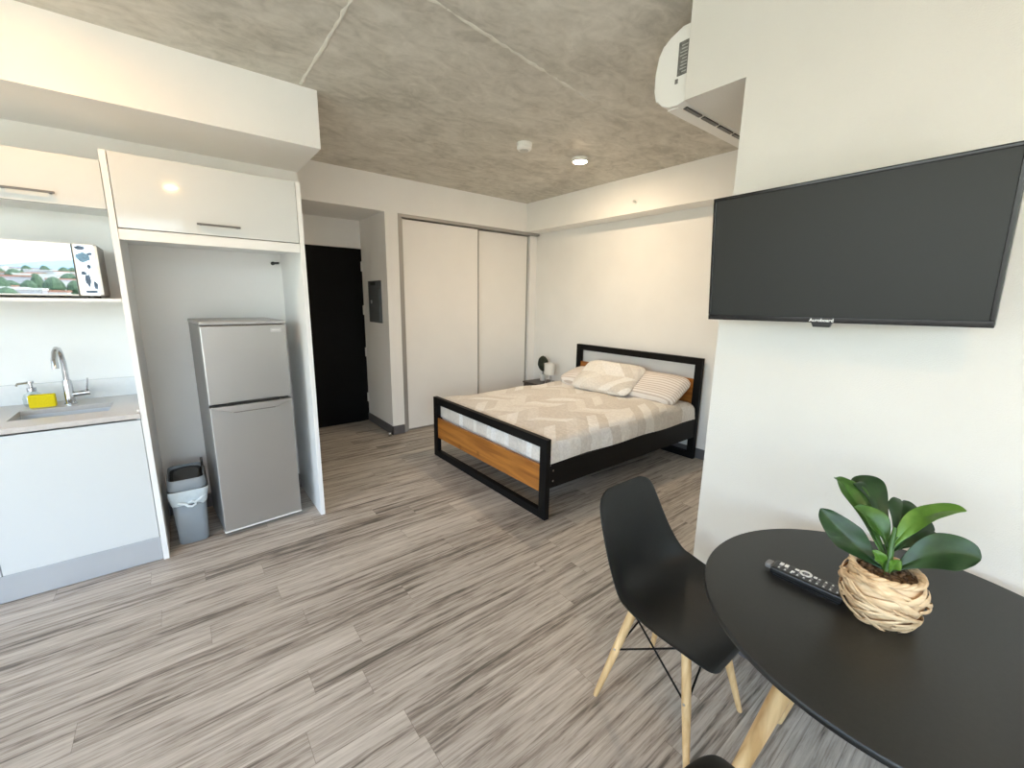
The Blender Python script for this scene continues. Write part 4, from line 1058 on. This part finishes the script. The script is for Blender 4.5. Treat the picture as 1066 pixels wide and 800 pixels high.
tag(ct.build('distant_town', cm, smooth=False), 'distant houses and trees of the town outside the window', 'town', kind='stuff')

# ------------------------------------------------------------------ light and camera
w = bpy.data.worlds.new('sky'); scene.world = w; w.use_nodes = True
nt = w.node_tree; bgn = nt.nodes['Background']
sky = nt.nodes.new('ShaderNodeTexSky'); sky.sky_type = 'NISHITA'; sky.sun_disc = False
sky.sun_elevation = math.radians(42); sky.sun_rotation = math.radians(60); sky.air_density = 1.0; sky.dust_density = 2.5; sky.ozone_density = 1.0
tcw = nt.nodes.new('ShaderNodeTexCoord'); cln = nt.nodes.new('ShaderNodeTexNoise'); cln.inputs['Scale'].default_value = 3.0; cln.inputs['Detail'].default_value = 5
mpw = nt.nodes.new('ShaderNodeMapping'); mpw.inputs['Scale'].default_value = (1, 1, 3)
nt.links.new(tcw.outputs['Generated'], mpw.inputs['Vector']); nt.links.new(mpw.outputs[0], cln.inputs['Vector'])
clr = nt.nodes.new('ShaderNodeMapRange'); clr.inputs[1].default_value = 0.35; clr.inputs[2].default_value = 0.65; clr.inputs[3].default_value = 0.25; clr.inputs[4].default_value = 0.65
nt.links.new(cln.outputs['Fac'], clr.inputs[0])
cmx = nt.nodes.new('ShaderNodeMix'); cmx.data_type = 'RGBA'; cmx.inputs['B'].default_value = (1.62, 1.60, 1.56, 1)
nt.links.new(clr.outputs[0], cmx.inputs['Factor']); nt.links.new(sky.outputs[0], cmx.inputs['A'])
nt.links.new(cmx.outputs['Result'], bgn.inputs['Color']); bgn.inputs['Strength'].default_value = 1.0
sl_ = bpy.data.lights.new('sun', 'SUN'); sl_.energy = 7.0; sl_.angle = math.radians(.6); sl_.color = (1, .97, .93)
so2 = bpy.data.objects.new('sun', sl_); COL.objects.link(so2)
so2.rotation_euler = Vector((.10, .52, -1.0)).to_track_quat('-Z', 'Y').to_euler()

pl = bpy.data.lights.new('window_portal', 'AREA'); pl.shape = 'RECTANGLE'; pl.size = WX1-WX0; pl.size_y = WZ1-WZ0
pl.cycles.is_portal = True
po = bpy.data.objects.new('window_portal', pl); COL.objects.link(po)
po.location = ((WX0+WX1)/2, YWIN-.12, (WZ0+WZ1)/2); po.rotation_euler = (math.radians(90), 0, 0)

pl2 = bpy.data.lights.new('window_portal', 'AREA'); pl2.shape = 'RECTANGLE'; pl2.size = VY1-VY0; pl2.size_y = VZ1-VZ0  # sky portal for the added side window
pl2.cycles.is_portal = True
po2 = bpy.data.objects.new('window_portal', pl2); COL.objects.link(po2)
po2.location = (XL-.12, (VY0+VY1)/2, (VZ0+VZ1)/2); po2.rotation_euler = (math.radians(90), 0, math.radians(-90))

cam = bpy.data.cameras.new('camera'); co = bpy.data.objects.new('camera', cam); COL.objects.link(co)
cam.sensor_fit = 'HORIZONTAL'; cam.sensor_width = 36.0; cam.lens = 437.83/1066*36.0
cam.clip_start = .02; cam.clip_end = 9000
yw, pt, rl = math.radians(38.595), math.radians(11.247), math.radians(0.9206)
fw = Vector((math.sin(yw)*math.cos(pt), math.cos(yw)*math.cos(pt), -math.sin(pt)))
ri = Vector((math.cos(yw), -math.sin(yw), 0)); up = ri.cross(fw)
rx = ri*math.cos(rl) + up*math.sin(rl); ux = -ri*math.sin(rl) + up*math.cos(rl)
M = Matrix(((rx.x, ux.x, -fw.x, 0), (rx.y, ux.y, -fw.y, 0), (rx.z, ux.z, -fw.z, 0), (0, 0, 0, 1)))
co.matrix_world = Matrix.Translation((0, 0, 1.5)) @ M
scene.camera = co

scene.view_settings.view_transform = 'Standard'
scene.view_settings.look = 'None'
scene.view_settings.gamma = 1.0
scene.view_settings.use_curve_mapping = False
scene.view_settings.exposure = 1.46
scene.cycles.use_denoising = True
scene.cycles.max_bounces = 12
scene.cycles.diffuse_bounces = 8
